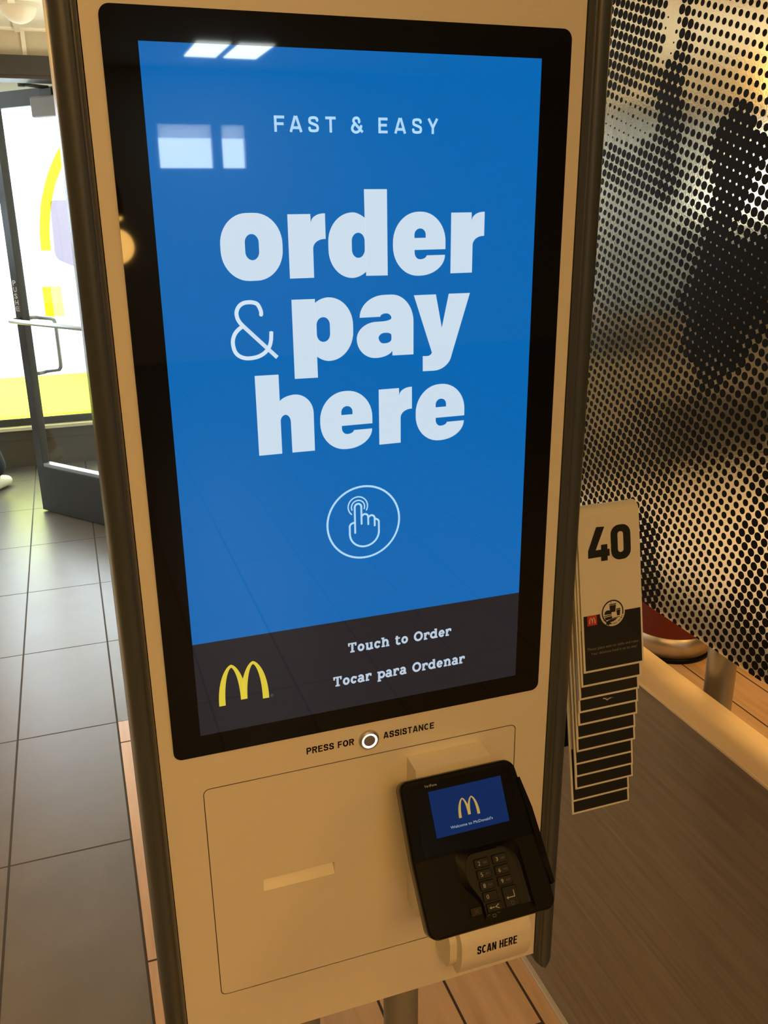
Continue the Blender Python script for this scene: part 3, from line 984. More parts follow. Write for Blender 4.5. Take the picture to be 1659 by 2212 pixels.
# slab letters of the lower band
def slab(s, x0, x1, z0, mat, capH, xh, w):
    """Egyptian letters from strokes with slab feet; returns nothing, fits x0..x1"""
    wd = dict(T=.86, o=.70, u=.80, c=.64, h=.82, t=.54, O=.96, r=.60, d=.78, e=.66, a=.70, p=.78, n=.82)
    wd[' '] = .42
    tot = sum(wd[c] for c in s) + 0.10 * (len(s) - 1)
    k = (x1 - x0) / tot
    x = x0
    s_ = w * 0.72
    for c in s:
        W_ = wd[c] * k
        def ln(pts, ww=w): stroke(mb, mat, [(x + a * W_, z0 + b) for a, b in pts], ww, S1, cap=False)
        hw = w / 2 / W_
        if c == 'T':
            ln([(0, capH - s_ / 2), (1, capH - s_ / 2)], s_); ln([(0.5, 0), (0.5, capH)]); ln([(0.24, s_ / 2), (0.76, s_ / 2)], s_)
            ln([(hw * .8, capH), (hw * .8, capH * 0.66)], s_); ln([(1 - hw * .8, capH), (1 - hw * .8, capH * 0.66)], s_)
        elif c in 'oOe c'.replace(' ', ''):
            hh = capH if c == 'O' else xh
            r0, r1 = (0, 360) if c in 'oO' else ((0, 318) if c == 'e' else (42, 322))
            stroke(mb, mat, arc(x + W_ / 2, z0 + hh / 2, W_ / 2 - w / 2, r0, r1, 30, hh / 2 - w * 0.42), w, S1, cap=False)
            if c == 'e': ln([(hw, xh * 0.50), (1 - hw * 0.2, xh * 0.50)], s_)
            if c == 'c': ln([(0.86, xh * 0.96), (0.86, xh * 0.60)], s_)
        elif c in 'unhrp':
            top = capH if c == 'h' else xh
            bot = -xh * 0.42 if c == 'p' else 0
            ln([(0.24, bot), (0.24, top)])
            ln([(0.0, top - s_ / 2), (0.24, top - s_ / 2)], s_)
            if c in 'nh':
                stroke(mb, mat, [(x + 0.24 * W_, z0 + xh * 0.62)] + arc(x + 0.52 * W_, z0 + xh * 0.60, 0.26 * W_, 150, 0, 12, xh * 0.34) + [(x + 0.78 * W_, z0)], w, S1, cap=False)
                ln([(0.02, s_ / 2), (0.46, s_ / 2)], s_); ln([(0.56, s_ / 2), (1.0, s_ / 2)], s_)
            if c == 'r':
                stroke(mb, mat, [(x + 0.30 * W_, z0 + xh * 0.55)] + arc(x + 0.66 * W_, z0 + xh * 0.56, 0.36 * W_, 150, 52, 8, xh * 0.36), w, S1, cap=False)
                ln([(0.90, xh * 0.98), (0.90, xh * 0.62)], s_); ln([(0.0, s_ / 2), (0.62, s_ / 2)], s_)
            if c == 'u':
                stroke(mb, mat, [(x + 0.24 * W_, z0 + xh * 0.9)] + [(x + 0.24 * W_, z0 + xh * 0.42)] + arc(x + 0.50 * W_, z0 + xh * 0.42, 0.26 * W_, 180, 350, 12, xh * 0.34), w, S1, cap=False)
                ln([(0.76, 0), (0.76, xh)]); ln([(0.54, xh - s_ / 2), (0.76, xh - s_ / 2)], s_); ln([(0.76, s_ / 2), (1.0, s_ / 2)], s_)
            if c == 'p':
                stroke(mb, mat, arc(x + 0.58 * W_, z0 + xh / 2, 0.34 * W_, 160, -160, 20, xh / 2 - w * 0.42), w, S1, cap=False)
                ln([(0.02, bot + s_ / 2), (0.50, bot + s_ / 2)], s_)
        elif c == 't':
            ln([(0.34, xh * 0.22), (0.34, capH * 0.92)]); ln([(0, xh - s_ / 2), (0.92, xh - s_ / 2)], s_)
            stroke(mb, mat, arc(x + 0.66 * W_, z0 + xh * 0.30, 0.32 * W_, 180, 320, 8, xh * 0.23), w, S1, cap=False)
        elif c in 'd':
            ln([(0.76, 0), (0.76, capH)]); ln([(0.54, capH - s_ / 2), (0.76, capH - s_ / 2)], s_); ln([(0.76, s_ / 2), (1.0, s_ / 2)], s_)
            stroke(mb, mat, arc(x + 0.42 * W_, z0 + xh / 2, 0.34 * W_, 20, 340, 20, xh / 2 - w * 0.42), w, S1, cap=False)
        elif c == 'a':
            stroke(mb, mat, [(x + 0.12 * W_, z0 + xh * 0.78)] + arc(x + 0.44 * W_, z0 + xh * 0.66, 0.30 * W_, 130, 0, 10, xh * 0.27) + [(x + 0.74 * W_, z0)], w, S1, cap=False)
            stroke(mb, mat, arc(x + 0.40 * W_, z0 + xh * 0.30, 0.30 * W_, 20, 340, 18, xh * 0.22), w * 0.9, S1, cap=False)
            ln([(0.74, s_ / 2), (1.0, s_ / 2)], s_)
        x += W_ + 0.10 * k
slab('Touch to Order', -21.7, 109.4, 1123.0, scr_text, 12.6, 9.4, 2.7)
slab('Tocar para Ordenar', -40.9, 128.2, 1081.6, scr_text, 12.9, 9.6, 2.7)
arches(mb, scr_yellow, -175.7, -118.1, 1083.6, 1133.9, S1)
stroke(mb, scr_grey, arc(-114.6, 1085.6, 1.5, 0, 360, 16), 0.4, S1, cap=False)
text(mb, scr_grey, 'R', S1, -115.2, -114.0, 1084.9, 1086.4)
mb.build('display', kiosk)

# call button and printed words
mb = MB()
def PF(x, z): return F(x, z, 0.0004)
sanstext(mb, black_print, PF, 'PRESS FOR', -0.0765, -0.0165, 0.9952, 1.0043, 0.00175)
sanstext(mb, black_print, PF, 'ASSISTANCE', 0.0215, 0.0890, 0.9952, 1.0043, 0.00175)
mb.build('printed_lettering', kiosk)
mb = MB()
bxc, bzc = 0.0024, 0.9985
def ring(r0, r1, d0, d1, mat, n=40):
    vs, fs = [], []
    for k in range(n):
        a = 2 * PI * k / n
        vs += [F(bxc + r0 * math.cos(a), bzc + r0 * math.sin(a), d0), F(bxc + r1 * math.cos(a), bzc + r1 * math.sin(a), d1)]
    for k in range(n):
        j = (k + 1) % n
        fs.append((2 * k, 2 * k + 1, 2 * j + 1, 2 * j))
    mb.add(vs, fs, mat, False)
ring(0.0132, 0.0126, 0.0, 0.0030, steel); ring(0.0126, 0.0100, 0.0030, 0.0042, steel)
ring(0.0074, 0.0, 0.0036, 0.0038, alu)
btn = mb.build('call_button', kiosk)
mb = MB()
ring(0.0100, 0.0074, 0.0042, 0.0036, ring_light)
mb.build('button_ring_light', btn)

# bracket that carries the card terminal
mb = MB()
prism(mb, white_metal, [(0.0, 0.962), (-0.0305, 0.9605), (-0.0325, 0.946), (-0.102, 0.846), (-0.102, 0.81), (-0.03, 0.735), (0.0, 0.735)],
      lambda y, z_, d: (0.0526 + d, y, z_), 0.1014)
mb.build('terminal_bracket', kiosk)
# bar code scanner below it
mb = MB()
hood = rp([(0.0, 0.640), (0.0, 0.716), (-0.066, 0.716, 0.022), (-0.066, 0.668, 0.012), (-0.052, 0.640, 0.006)], 8)
prism(mb, white_metal, hood, lambda y, z_, d: (0.1045 + d, y, z_), 0.1015)
inner = rp([(0.0, 0.645), (0.0, 0.700), (-0.050, 0.700, 0.012), (-0.050, 0.660, 0.008), (-0.040, 0.645)], 6)
prism(mb, white_metal, inner, lambda y, z_, d: (0.0945 + d, y, z_), 0.0100)
scn = mb.build('barcode_scanner', kiosk)
mb = MB()
def SM(x, z_):                                # words wrap the hood's front
    return (x, -0.0664, z_)
sanstext(mb, black_print, SM, 'SCAN HERE', 0.1265, 0.1850, 0.6800, 0.6935, 0.0022, 0.10)
mb.build('scan_lettering', scn)
# hanger arm of the table tents, bolted to the right side
mb = MB()
prism(mb, black_plastic, rp([(0.349, 0.826, 0.012), (0.418, 0.826, 0.012), (0.418, 1.20, 0.01), (0.349, 1.20, 0.01)]), lambda x, z_, d: (x, 0.1255 + d, z_), 0.003)
bx(mb, black_plastic, 0.2786, 0.360, 0.1285, 0.1345, 1.02, 1.12, 0.001)
mb.build('tent_hanger', kiosk)

# ------------------------------------------------------------------ card terminal on the bracket
TP0 = Vector((0.105, -0.05, 0.961))
TE = Vector((0, -0.5767, -0.8170))
TN = Vector((0, -0.8170, 0.5767))
def dish(v):                                  # the face is bent: screen half and key half lean towards the fold
    if v < 92: return -0.0085 * max(0.0, (v - 4)) / 88
    return -0.0085 * (1 - (min(v, 176) - 92) / 84)
def TPm(x, v, h=0.0):
    return tuple(TP0 + Vector((1, 0, 0)) * (x / 1000) + TE * (v / 1000) + TN * (dish(v) + h / 1000))
term = empty('payment_terminal', tuple(TP0 + TE * 0.176 - TN * 0.03), 'black card payment terminal tilted on the kiosk front, small blue screen and keypad', 'card terminal')
mb = MB()
outline = rp([(-81.5, -2, 11), (70, -2, 13), (85, 100, (40, 30)), (84, 179, 13), (-81, 179, 13)], 8)
dense = []
for i, p in enumerate(outline):               # enough points for the bend
    q = outline[(i + 1) % len(outline)]
    n = max(1, int(math.hypot(q[0] - p[0], q[1] - p[1]) / 9))
    for k in range(n):
        dense.append((p[0] + (q[0] - p[0]) * k / n, p[1] + (q[1] - p[1]) * k / n))
cx_, cv_ = 1.0, 88.0
def inset(p, d):
    dx, dv = p[0] - cx_, p[1] - cv_
    l = math.hypot(dx, dv)
    return (p[0] - dx / l * d, p[1] - dv / l * d)
rows = []
for d, h in ((3, -22), (0, -18), (0, -3.5), (0.8, -1.2), (2.4, 0.0)):
    rows.append([TPm(*inset(p, d), h) for p in dense])
n = len(dense)
vs = [q for r in rows for q in r]
fs = []
for r in range(len(rows) - 1):
    for i in range(n):
        j = (i + 1) % n
        fs.append((r * n + i, r * n + j, (r + 1) * n + j, (r + 1) * n + i))
mb.add(vs, fs, black_gloss_plastic, True)
mb.add(rows[0], [tuple(range(n))], black_plastic)
# face in horizontal strips so that it follows the bend
def span(v):
    xs = []
    top = [inset(p, 2.4) for p in dense]
    for i in range(n):
        a, b_ = top[i], top[(i + 1) % n]
        if (a[1] - v) * (b_[1] - v) <= 0 and a[1] != b_[1]:
            xs.append(a[0] + (b_[0] - a[0]) * (v - a[1]) / (b_[1] - a[1]))
    return (min(xs), max(xs)) if xs else (0, 0)
vv = [0.45, 1, 2, 4, 7, 11, 20, 30, 45, 60, 75, 84, 88, 92, 96, 100, 110, 125, 140, 155, 163, 167, 170, 173, 174.5, 175.6, 176.4]
for a, b_ in zip(vv, vv[1:]):
    l0, r0 = span(a); l1, r1 = span(b_)
    mb.add([TPm(l0, a), TPm(r0, a), TPm(r1, b_), TPm(l1, b_)], [(0, 1, 2, 3)], black_plastic, True)
mb.build('housing', term)
mb = MB()
fill(mb, black_gloss_plastic, [rp([(-66, 5, 4), (64, 5, 4), (64, 88, 14), (-66, 88, 4)])], lambda x, v: TPm(x, v, 0.25 + 0.3))
mb.build('screen_cover', term)
mb = MB()
fill(mb, term_blue, [[(-47.5, 15.6), (49.2, 15.6), (50.2, 70.2), (-46.5, 70.2)]], lambda x, v: TPm(x, v, 1.0))
def TS(x, v): return TPm(x, 100 - v, 1.2)
arches(mb, term_yellow, -14.0, 14.0, 100 - 53.5, 100 - 31.0, TS)
text(mb, term_white, 'Welcome to McDonald\'s', TS, -27.0, 29.0, 100 - 63.4, 100 - 60.0)
mb.build('terminal_screen', term)
mb = MB()
text(mb, key_print, 'VeriFone', TS, -51.0, -35.0, 100 - 10.2, 100 - 7.2)
mb.build('printed_lettering', term)
# keypad well with a raised rim
mb = MB()
well = rp([(-7, 164), (-7, 150, 5), (-20, 126, 8), (-20, 97, (22, 14)), (47.5, 97, (22, 26)), (47.5, 164)], 10)
fill(mb, key_mat, [well], lambda x, v: TPm(x, v, 0.4))
rim_o = rp([(-8.5, 164), (-8.5, 151, 5), (-21.5, 126.5, 8), (-21.5, 95, (23, 15)), (49, 95, (23, 27)), (51, 164)], 10)
rim = [TPm(x, v, 0.5) for x, v in well]
rim2 = [TPm(x, v, 4.2) for x, v in rim_o]
k = len(rim)
for i in range(k - 1):
    mb.add([rim[i], rim[i + 1], rim2[i + 1], rim2[i]], [(0, 1, 2, 3)], black_plastic if well[i][0] < 10 else lit_plastic, True)  # light painted in: left rim wall black as shaded, the rest grey as lit
rim_f = rp([(-10, 172), (-10, 152, 5), (-29, 127, 8), (-29, 91, (9, 6)), (55, 91, (9, 14)), (57, 172)], 10)
rim3 = [TPm(x, v, 0.6) for x, v in rim_f]
mb.add(rim2 + rim3, [(i, i + 1, k + i + 1, k + i) for i in range(k - 1)], black_plastic, True)
mb.build('keypad_shroud', term)
def key(name, x, v, w, h, sym, sub=None):
    mb = MB()
    rows_ = []
    for d, hh in ((0, 0.4), (0, 2.0), (0.7, 2.6)):
        rows_.append([TPm(a, b_, hh) for a, b_ in rp([(x - w / 2 + d, v - h / 2 + d, 1.2), (x + w / 2 - d, v - h / 2 + d, 1.2), (x + w / 2 - d, v + h / 2 - d, 1.2), (x - w / 2 + d, v + h / 2 - d, 1.2)], 4)])
    n = len(rows_[0])
    mb.add([q for r in rows_ for q in r], [(r * n + i, r * n + (i + 1) % n, (r + 1) * n + (i + 1) % n, (r + 1) * n + i) for r in range(2) for i in range(n)], key_mat, True)
    mb.add(rows_[-1], [tuple(range(n))], key_mat)
    def KS(a, b_): return TPm(a, 200 - b_, 2.9)
    vz = 200 - v
    if sym == 'enter':
        stroke(mb, key_print, [(x + 4.5, vz + 6), (x + 4.5, vz - 1), (x - 4.5, vz - 1)], 0.9, KS)
        fill(mb, key_print, [[(x - 6.5, vz - 1), (x - 3.8, vz + 0.8), (x - 3.8, vz - 2.8)]], KS)
        stroke(mb, key_dim, arc(x, vz - 7.5, 2.0, 0, 360, 20), 0.5, KS, cap=False)
    elif sym == 'back':
        stroke(mb, key_print, [(x - 5.5, vz), (x - 0.5, vz)], 0.9, KS)
        fill(mb, key_print, [[(x - 7, vz), (x - 4.4, vz + 1.5), (x - 4.4, vz - 1.5)]], KS)
        stroke(mb, key_print, [(x + 5.5, vz + 2.2), (x + 1.2, vz), (x + 5.5, vz - 2.2)], 0.8, KS)
    elif sym == 'X':
        stroke(mb, key_red, [(x - 2, vz - 2), (x + 2, vz + 2)], 0.6, KS); stroke(mb, key_red, [(x - 2, vz + 2), (x + 2, vz - 2)], 0.6, KS)
    else:
        text(mb, key_print, sym, KS, x - 5.2, x - 2.2, vz - 2.3, vz + 2.3)
        if sub: text(mb, key_dim, sub, KS, x + 1.2, x + 7.0, vz - 1.2, vz + 1.0)
    mb.build(name, term)
for r_, v in enumerate((109, 121.7, 134.2)):
    key('key', 2.5, v, 19, 10.5, '258'[r_], ('ABC', 'JKL', 'TUV')[r_])
    key('key', 26.0, v, 19, 10.5, '369'[r_], ('DEF', 'MNO', 'WXYZ')[r_])
key('key', 3.2, 146.6, 19, 10.5, '0')
key('key', 5.0, 159.2, 20, 10.0, 'back')
key('key', 28.5, 152.5, 19, 23, 'enter')
key('key', -18.5, 158.8, 15, 10.0, 'X')
mb = MB()
for k_ in range(2):
    stroke(mb, key_dim, arc(2.5 + (6 if k_ else -6), 100 - 70.5, 2.4, 40 if k_ else 60, 130 if k_ else 150, 8), 0.5, lambda a, b_: TPm(a, 198 - b_, 1.0), cap=False)
stroke(mb, key_dim, rp([(0.6, 30.2), (4.6, 30.2), (4.6, 33.0), (0.6, 33.0)]) + [(0.6, 30.2)], 0.5, lambda a, b_: TPm(a, 200 - b_, 1.0), cap=False)
mb.build('card_slot_mark', term)
# stripe reader ridge on the right edge
mb = MB()
rg = [(70, 22), (74, 22), (83, 60), (88, 118), (88.5, 150), (84, 152), (80, 118), (76, 62)]
prism(mb, black_gloss_plastic, rg, lambda x, v, d: TPm(x, v, -6 + d), 8.5)
mb.build('stripe_reader', term)

# ------------------------------------------------------------------ numbered table tents, nested in a hanging stack
TH = 0.0016
def leaf_profile():
    """centre line of the folded card in (y, z) from the front foot: long front leaf leaning back, soft fold, short rear leaf"""
    a = math.radians(11.5)
    L1, rf = 0.2205, 0.0130
    u = Vector((math.sin(a), math.cos(a)))
    nb = Vector((math.cos(a), -math.sin(a)))          # towards the rear
    top = u * L1
    c = top + nb * rf
    pts = [Vector((0, 0)), u * 0.05, u * 0.1, u * 0.15, top]
    for k in range(1, 15):
        t = PI * k / 14
        pts.append(c - nb * (rf * math.cos(t)) + u * (rf * math.sin(t)))
    pts.append(pts[-1] - u * 0.011)
    return [tuple(p) for p in pts]
prof = leaf_profile()
def make_tent():
    root = empty('table_tent', (0, 0, 0))
    W_ = 0.0980
    mb = MB()
    n = len(prof)
    outer, inner = [], []
    for i, p in enumerate(prof):
        a = Vector(prof[max(0, i - 1)]); b_ = Vector(prof[min(n - 1, i + 1)])
        d = (b_ - a).normalized()
        nn = Vector((-d.y, d.x))
        outer.append(Vector(p) + nn * (TH / 2)); inner.append(Vector(p) - nn * (TH / 2))
    vs = []
    for x in (0.0, W_):
        vs += [(x, q.x, q.y) for q in outer] + [(x, q.x, q.y) for q in inner]
    fs = []
    m = 2 * n
    for i in range(n - 1):
        fs.append((i, i + 1, m + i + 1, m + i))
        fs.append((n + i, m + n + i, m + n + i + 1, n + i + 1))
        fs.append((i, n + i, n + i + 1, i + 1))
        fs.append((m + i, m + i + 1, m + n + i + 1, m + n + i))
    fs.append((0, m, m + n, n)); fs.append((n - 1, 2 * n - 1, m + 2 * n - 1, m + n - 1))
    mb.add(vs, fs, card_white, False)
    # black printed field with the card's pale edge left showing
    f0, f1 = outer[0], outer[1]
    u = (f1 - f0).normalized()
    nn = Vector((-u.y, u.x))
    def Fm(x, s, h=0.0004):
        q = f0 + u * s + nn * h
        return (x, q.x, q.y)
    def B0(x, s): return Fm(x, s)
    circ = [(0.0493 + 0.0202 * math.cos(math.radians(t)), 0.0815 + 0.0202 * math.sin(math.radians(t))) for t in range(180, 361, 10)]
    e = 0.0030
    fill(mb, card_black, [[(e, e), (0.098 - e, e), (0.098 - e, 0.0815)] + [(x, s) for x, s in circ[::-1]] + [(e, 0.0815)]], B0)
    body = mb.build('card', root)
    return root, body, Fm
tent, card, Fm = make_tent()
ox = [0.3352, 0.3328, 0.3309, 0.3314, 0.3322, 0.3309, 0.3327, 0.3306, 0.3331, 0.3349, 0.3302, 0.3324]
zz = [0.998, 0.9763, 0.9562, 0.9352, 0.9146, 0.8926, 0.8707, 0.8491, 0.8277, 0.8063, 0.7855, 0.7628]
FY = 0.0500
names = ['second', 'third', 'fourth', 'fifth', 'sixth', 'seventh', 'eighth', 'ninth', 'tenth', 'eleventh']
GRP = 'numbered table tents hanging in a nested stack'
tents = [tent]
for k in range(1, 12):
    r = tent.copy(); COL.objects.link(r)
    c = card.copy(); c.parent = r; COL.objects.link(c)
    tents.append(r)
for k, r in enumerate(tents):
    r.location = (ox[k], FY, zz[k])
    ORIGIN[r.name] = Vector(r.location)
    r['category'] = 'table tent'
    r['group'] = GRP
tents[0]['label'] = 'white and black table tent numbered 40 on top of the stack'
for k in range(1, 11):
    tents[k]['label'] = 'black-fronted table tent with pale edges, %s from the top of the hanging stack' % names[k - 1]
tents[3]['label'] = 'black-fronted table tent with a small pale scuff, fourth from the top'
tents[11]['label'] = 'black-fronted table tent with pale edges, lowest of the hanging stack'
# printing on the topmost card, and the scuff on the fourth
t0 = tents[0]
def onto(k):
    o_ = Vector(tents[k].location)
    def f(x, s, h=0.0007):
        q = Fm(x, s, h)
        return (q[0] + o_.x, q[1] + o_.y, q[2] + o_.z)
    return f
Q = onto(0)
def QM(x, s): return Q(x / 1000, s / 1000)
mb = MB()
four = [(14.3, 162.0), (14.7, 172.6), (28.9, 204.6), (41.7, 203.8), (26.6, 172.3), (35.2, 172.3), (35.4, 178.9), (45.3, 178.9), (45.3, 171.9), (48.7, 171.8), (48.5, 162.1), (45.2, 162.1), (45.0, 155.9), (34.5, 156.1), (34.8, 162.2)]
fill(mb, card_black, [four], QM)
fill(mb, card_black, [rp([(51.2, 154.7, 13), (82.8, 154.7, 13), (82.8, 203.8, 13), (51.2, 203.8, 13)], 8), rp([(62.0, 164.8, 4.4), (62.0, 194.2, 4.4), (71.4, 194.2, 4.4), (71.4, 164.8, 4.4)], 6)], QM)
mb.build('number', t0)
mb = MB()
fill(mb, card_red, [[(8.8, 67.2), (23.8, 67.2), (23.8, 81.3), (8.8, 81.3)]], QM)
arches(mb, card_white, 11.4, 21.2, 70.0, 78.5, lambda x, s: Q(x / 1000, s / 1000, 0.0010))
mb.build('red_emblem', t0)
mb = MB()
def QH(x, s): return Q((x + 2.5) / 1000, (s - 2.5) / 1000, 0.0010)
ccx, ccy = 46.8, 84.0
fill(mb, card_white, [arc(ccx, ccy, 19.0, 0, 359, 48)], lambda x, s: Q((x + 2.5) / 1000, (s - 2.5) / 1000, 0.0008))
stroke(mb, card_black, arc(ccx, ccy, 16.6, -18, 262, 40), 1.9, QH, cap=False)
for ch, an in zip('TABLE SERVICE', [268 + 5.6 * i for i in range(13)]):
    if ch == ' ': continue
    a = math.radians(an)
    px_, py_ = ccx + 16.6 * math.cos(a), ccy + 16.6 * math.sin(a)
    ca, sa = math.cos(a + PI / 2), math.sin(a + PI / 2)
    text(mb, card_black, ch, lambda x, s, ca=ca, sa=sa, px_=px_, py_=py_: QH(px_ + x * ca - s * sa, py_ + x * sa + s * ca), -0.65, 0.65, -1.2, 1.2, 0.03)
fill(mb, card_black, [[(42.6, 84.0), (43.4, 84.0), (51.2, 84.0), (52.4, 94.0), (42.0, 93.6)]], QH)          # cup
fill(mb, card_black, [[(41.4, 94.2), (53.0, 94.6), (53.0, 96.0), (41.4, 95.6)]], QH)
stroke(mb, card_black, [(45.2, 95.5), (44.2, 100)], 0.6, QH)
fill(mb, card_black, [rp([(33.5, 81.5), (33.5, 87.5, 5), (45, 87.5, 5), (45, 81.5)])], QH)                 # burger
fill(mb, card_black, [[(33.0, 78.6), (45.0, 79.6), (45.0, 80.9), (33.0, 79.9)]], QH)
fill(mb, card_black, [rp([(34, 74.5, 2), (34, 77.6), (45.5, 78.6), (45.5, 75.0, 2)])], QH)
fill(mb, card_black, [[(53.6, 78.0), (58.2, 78.0), (59.4, 86.0), (52.8, 86.0)]], QH)                       # shake
fill(mb, card_black, [[(52.4, 86.4), (59.8, 86.6), (59.2, 88.2), (53.0, 88.0)]], QH)
fill(mb, card_black, [[(31.5, 73.2), (58.0, 75.6), (58.0, 76.6), (31.5, 74.2)]], QH)                       # tray
fill(mb, card_black, [rp([(35.2, 68.0), (40.5, 65.6), (41.5, 69.5, 2), (49.5, 71.2, 2), (55.0, 75.0), (42.0, 73.8, 2), (37.4, 72.2, 2)])], QH)
mb.build('service_emblem', t0)
mb = MB()
text(mb, card_grey, 'Please place tent on table and relax.', QM, 7.3, 90.7, 30.6, 35.8)
text(mb, card_grey, 'Your delicious food is on its way!', QM, 12.0, 86.8, 23.4, 28.6)
mb.build('printed_lettering', t0)
mb = MB()
Q3 = onto(3)
for pts, w in (([(40, 15.2), (43.5, 14.2), (46.5, 11.6), (49.5, 13.4), (53, 13.8)], 1.3), ([(42, 15.4), (46, 14.6), (49, 12.2)], 0.9), ([(53, 13.8), (57.5, 13.6)], 0.6)):
    stroke(mb, card_grey if w < 1 else card_white, pts, w, lambda x, s: Q3(x / 1000, s / 1000))
mb.build('scuff_mark', tents[3])

# ------------------------------------------------------------------ dotted metal screen on the divider and its pole
CPS = [(0.535, 1.918, 0.46), (0.49, 1.884, 0.46), (0.442, 1.896, 0.46), (0.405, 1.852, 0.46), (0.525, 1.849, 0.46), (0.457, 1.826, 0.46), (0.41, 1.801, 0.46), (0.533, 1.801, 0.46), (0.413, 1.903, 0.46), (0.493, 1.81, 0.46), (0.378, 1.897, 0.06), (0.379, 1.866, 0.06), (0.381, 1.842, 0.06), (0.385, 1.835, 0.06), (0.348, 1.892, 0.48), (0.347, 1.861, 0.48), (0.347, 1.831, 0.48), (0.35, 1.822, 0.48), (0.316, 1.88, 0.3), (0.271, 1.849, 0.3), (0.307, 1.825, 0.3), (0.225, 1.859, 0.3), (0.272, 1.797, 0.3), (0.223, 1.791, 0.3), (0.182, 1.813, 0.3), (0.311, 1.783, 0.3), (0.247, 1.764, 0.3), (0.171, 1.756, 0.3), (0.294, 1.744, 0.3), (0.318, 1.689, 0.36), (0.299, 1.707, 0.36), (0.271, 1.667, 0.36), (0.297, 1.629, 0.36), (0.54, 1.75, 0.1), (0.497, 1.741, 0.1), (0.456, 1.734, 0.1), (0.524, 1.732, 0.1), (0.425, 1.735, 0.1), (0.486, 1.754, 0.1), (0.514, 1.767, 0.2), (0.46, 1.759, 0.2), (0.544, 1.777, 0.2), (0.422, 1.759, 0.32), (0.516, 1.781, 0.32), (0.376, 1.809, 0.5), (0.365, 1.811, 0.5), (0.37, 1.796, 0.56), (0.371, 1.777, 0.56), (0.364, 1.753, 0.56), (0.375, 1.768, 0.56), (0.35, 1.717, 0.5), (0.354, 1.69, 0.5), (0.359, 1.664, 0.5), (0.359, 1.643, 0.5), (0.519, 1.699, 0.44), (0.476, 1.682, 0.44), (0.425, 1.694, 0.44), (0.397, 1.672, 0.44), (0.501, 1.668, 0.44), (0.432, 1.652, 0.44), (0.389, 1.699, 0.44), (0.51, 1.624, 0.33), (0.452, 1.609, 0.33), (0.535, 1.593, 0.33), (0.398, 1.595, 0.33), (0.486, 1.556, 0.33), (0.356, 1.56, 0.33), (0.325, 1.596, 0.33), (0.256, 1.641, 0.42), (0.268, 1.616, 0.42), (0.28, 1.589, 0.42), (0.299, 1.569, 0.42), (0.188, 1.723, 0.68), (0.198, 1.701, 0.68), (0.159, 1.687, 0.68), (0.202, 1.671, 0.68), (0.187, 1.64, 0.68), (0.214, 1.628, 0.68), (0.233, 1.684, 0.68), (0.218, 1.708, 0.68), (0.233, 1.654, 0.68), (0.209, 1.603, 0.68), (0.163, 1.61, 0.46), (0.14, 1.586, 0.46), (0.139, 1.627, 0.46), (0.176, 1.579, 0.46), (0.148, 1.651, 0.46), (0.169, 1.745, 0.32), (0.153, 1.726, 0.32), (0.255, 1.756, 0.32), (0.272, 1.736, 0.32), (0.276, 1.57, 0.46), (0.295, 1.549, 0.46), (0.233, 1.564, 0.7), (0.208, 1.539, 0.7), (0.17, 1.541, 0.7), (0.135, 1.555, 0.7), (0.165, 1.516, 0.7), (0.119, 1.519, 0.7), (0.235, 1.511, 0.7), (0.262, 1.482, 0.7), (0.197, 1.474, 0.7), (0.234, 1.443, 0.7), (0.156, 1.465, 0.7), (0.188, 1.422, 0.7), (0.123, 1.488, 0.7), (0.239, 1.408, 0.7), (0.166, 1.411, 0.7), (0.283, 1.473, 0.52), (0.264, 1.426, 0.52), (0.203, 1.385, 0.52), (0.14, 1.428, 0.52), (0.116, 1.451, 0.52), (0.149, 1.367, 0.4), (0.115, 1.393, 0.4), (0.101, 1.421, 0.4), (0.135, 1.342, 0.4), (0.099, 1.356, 0.4), (0.328, 1.533, 0.38), (0.3, 1.507, 0.38), (0.331, 1.476, 0.38), (0.301, 1.436, 0.38), (0.317, 1.389, 0.38), (0.266, 1.368, 0.38), (0.522, 1.491, 0.35), (0.468, 1.526, 0.35), (0.446, 1.466, 0.35), (0.512, 1.411, 0.35), (0.438, 1.404, 0.35), (0.382, 1.486, 0.35), (0.373, 1.427, 0.35), (0.516, 1.326, 0.35), (0.427, 1.325, 0.35), (0.476, 1.248, 0.35), (0.335, 1.341, 0.35), (0.351, 1.275, 0.43), (0.296, 1.248, 0.43), (0.355, 1.209, 0.43), (0.3, 1.191, 0.43), (0.227, 1.264, 0.43), (0.18, 1.312, 0.38), (0.125, 1.289, 0.38), (0.171, 1.256, 0.38), (0.09, 1.304, 0.38), (0.495, 1.155, 0.42), (0.44, 1.205, 0.42), (0.502, 1.079, 0.42), (0.428, 1.12, 0.42), (0.36, 1.149, 0.42), (0.239, 1.192, 0.36), (0.171, 1.197, 0.36), (0.11, 1.201, 0.36), (0.228, 1.125, 0.36), (0.162, 1.139, 0.36), (0.197, 1.079, 0.36), (0.134, 1.103, 0.36), (0.073, 1.162, 0.44), (0.047, 1.121, 0.44), (0.067, 1.069, 0.44), (0.066, 1.228, 0.44), (0.054, 0.999, 0.47), (0.021, 0.977, 0.47), (0.079, 1.026, 0.47), (0.032, 1.039, 0.47), (0.322, 1.076, 0.5), (0.314, 1.036, 0.5), (0.302, 0.987, 0.5), (0.304, 0.951, 0.5), (0.266, 1.053, 0.35), (0.244, 0.994, 0.35), (0.212, 1.025, 0.35), (0.25, 0.948, 0.35), (0.181, 0.98, 0.35), (0.143, 1.029, 0.35), (0.153, 0.951, 0.35), (0.128, 1.067, 0.35), (0.303, 1.124, 0.4), (0.114, 0.986, 0.4), (0.078, 0.963, 0.4)]
PXF = 0.6225
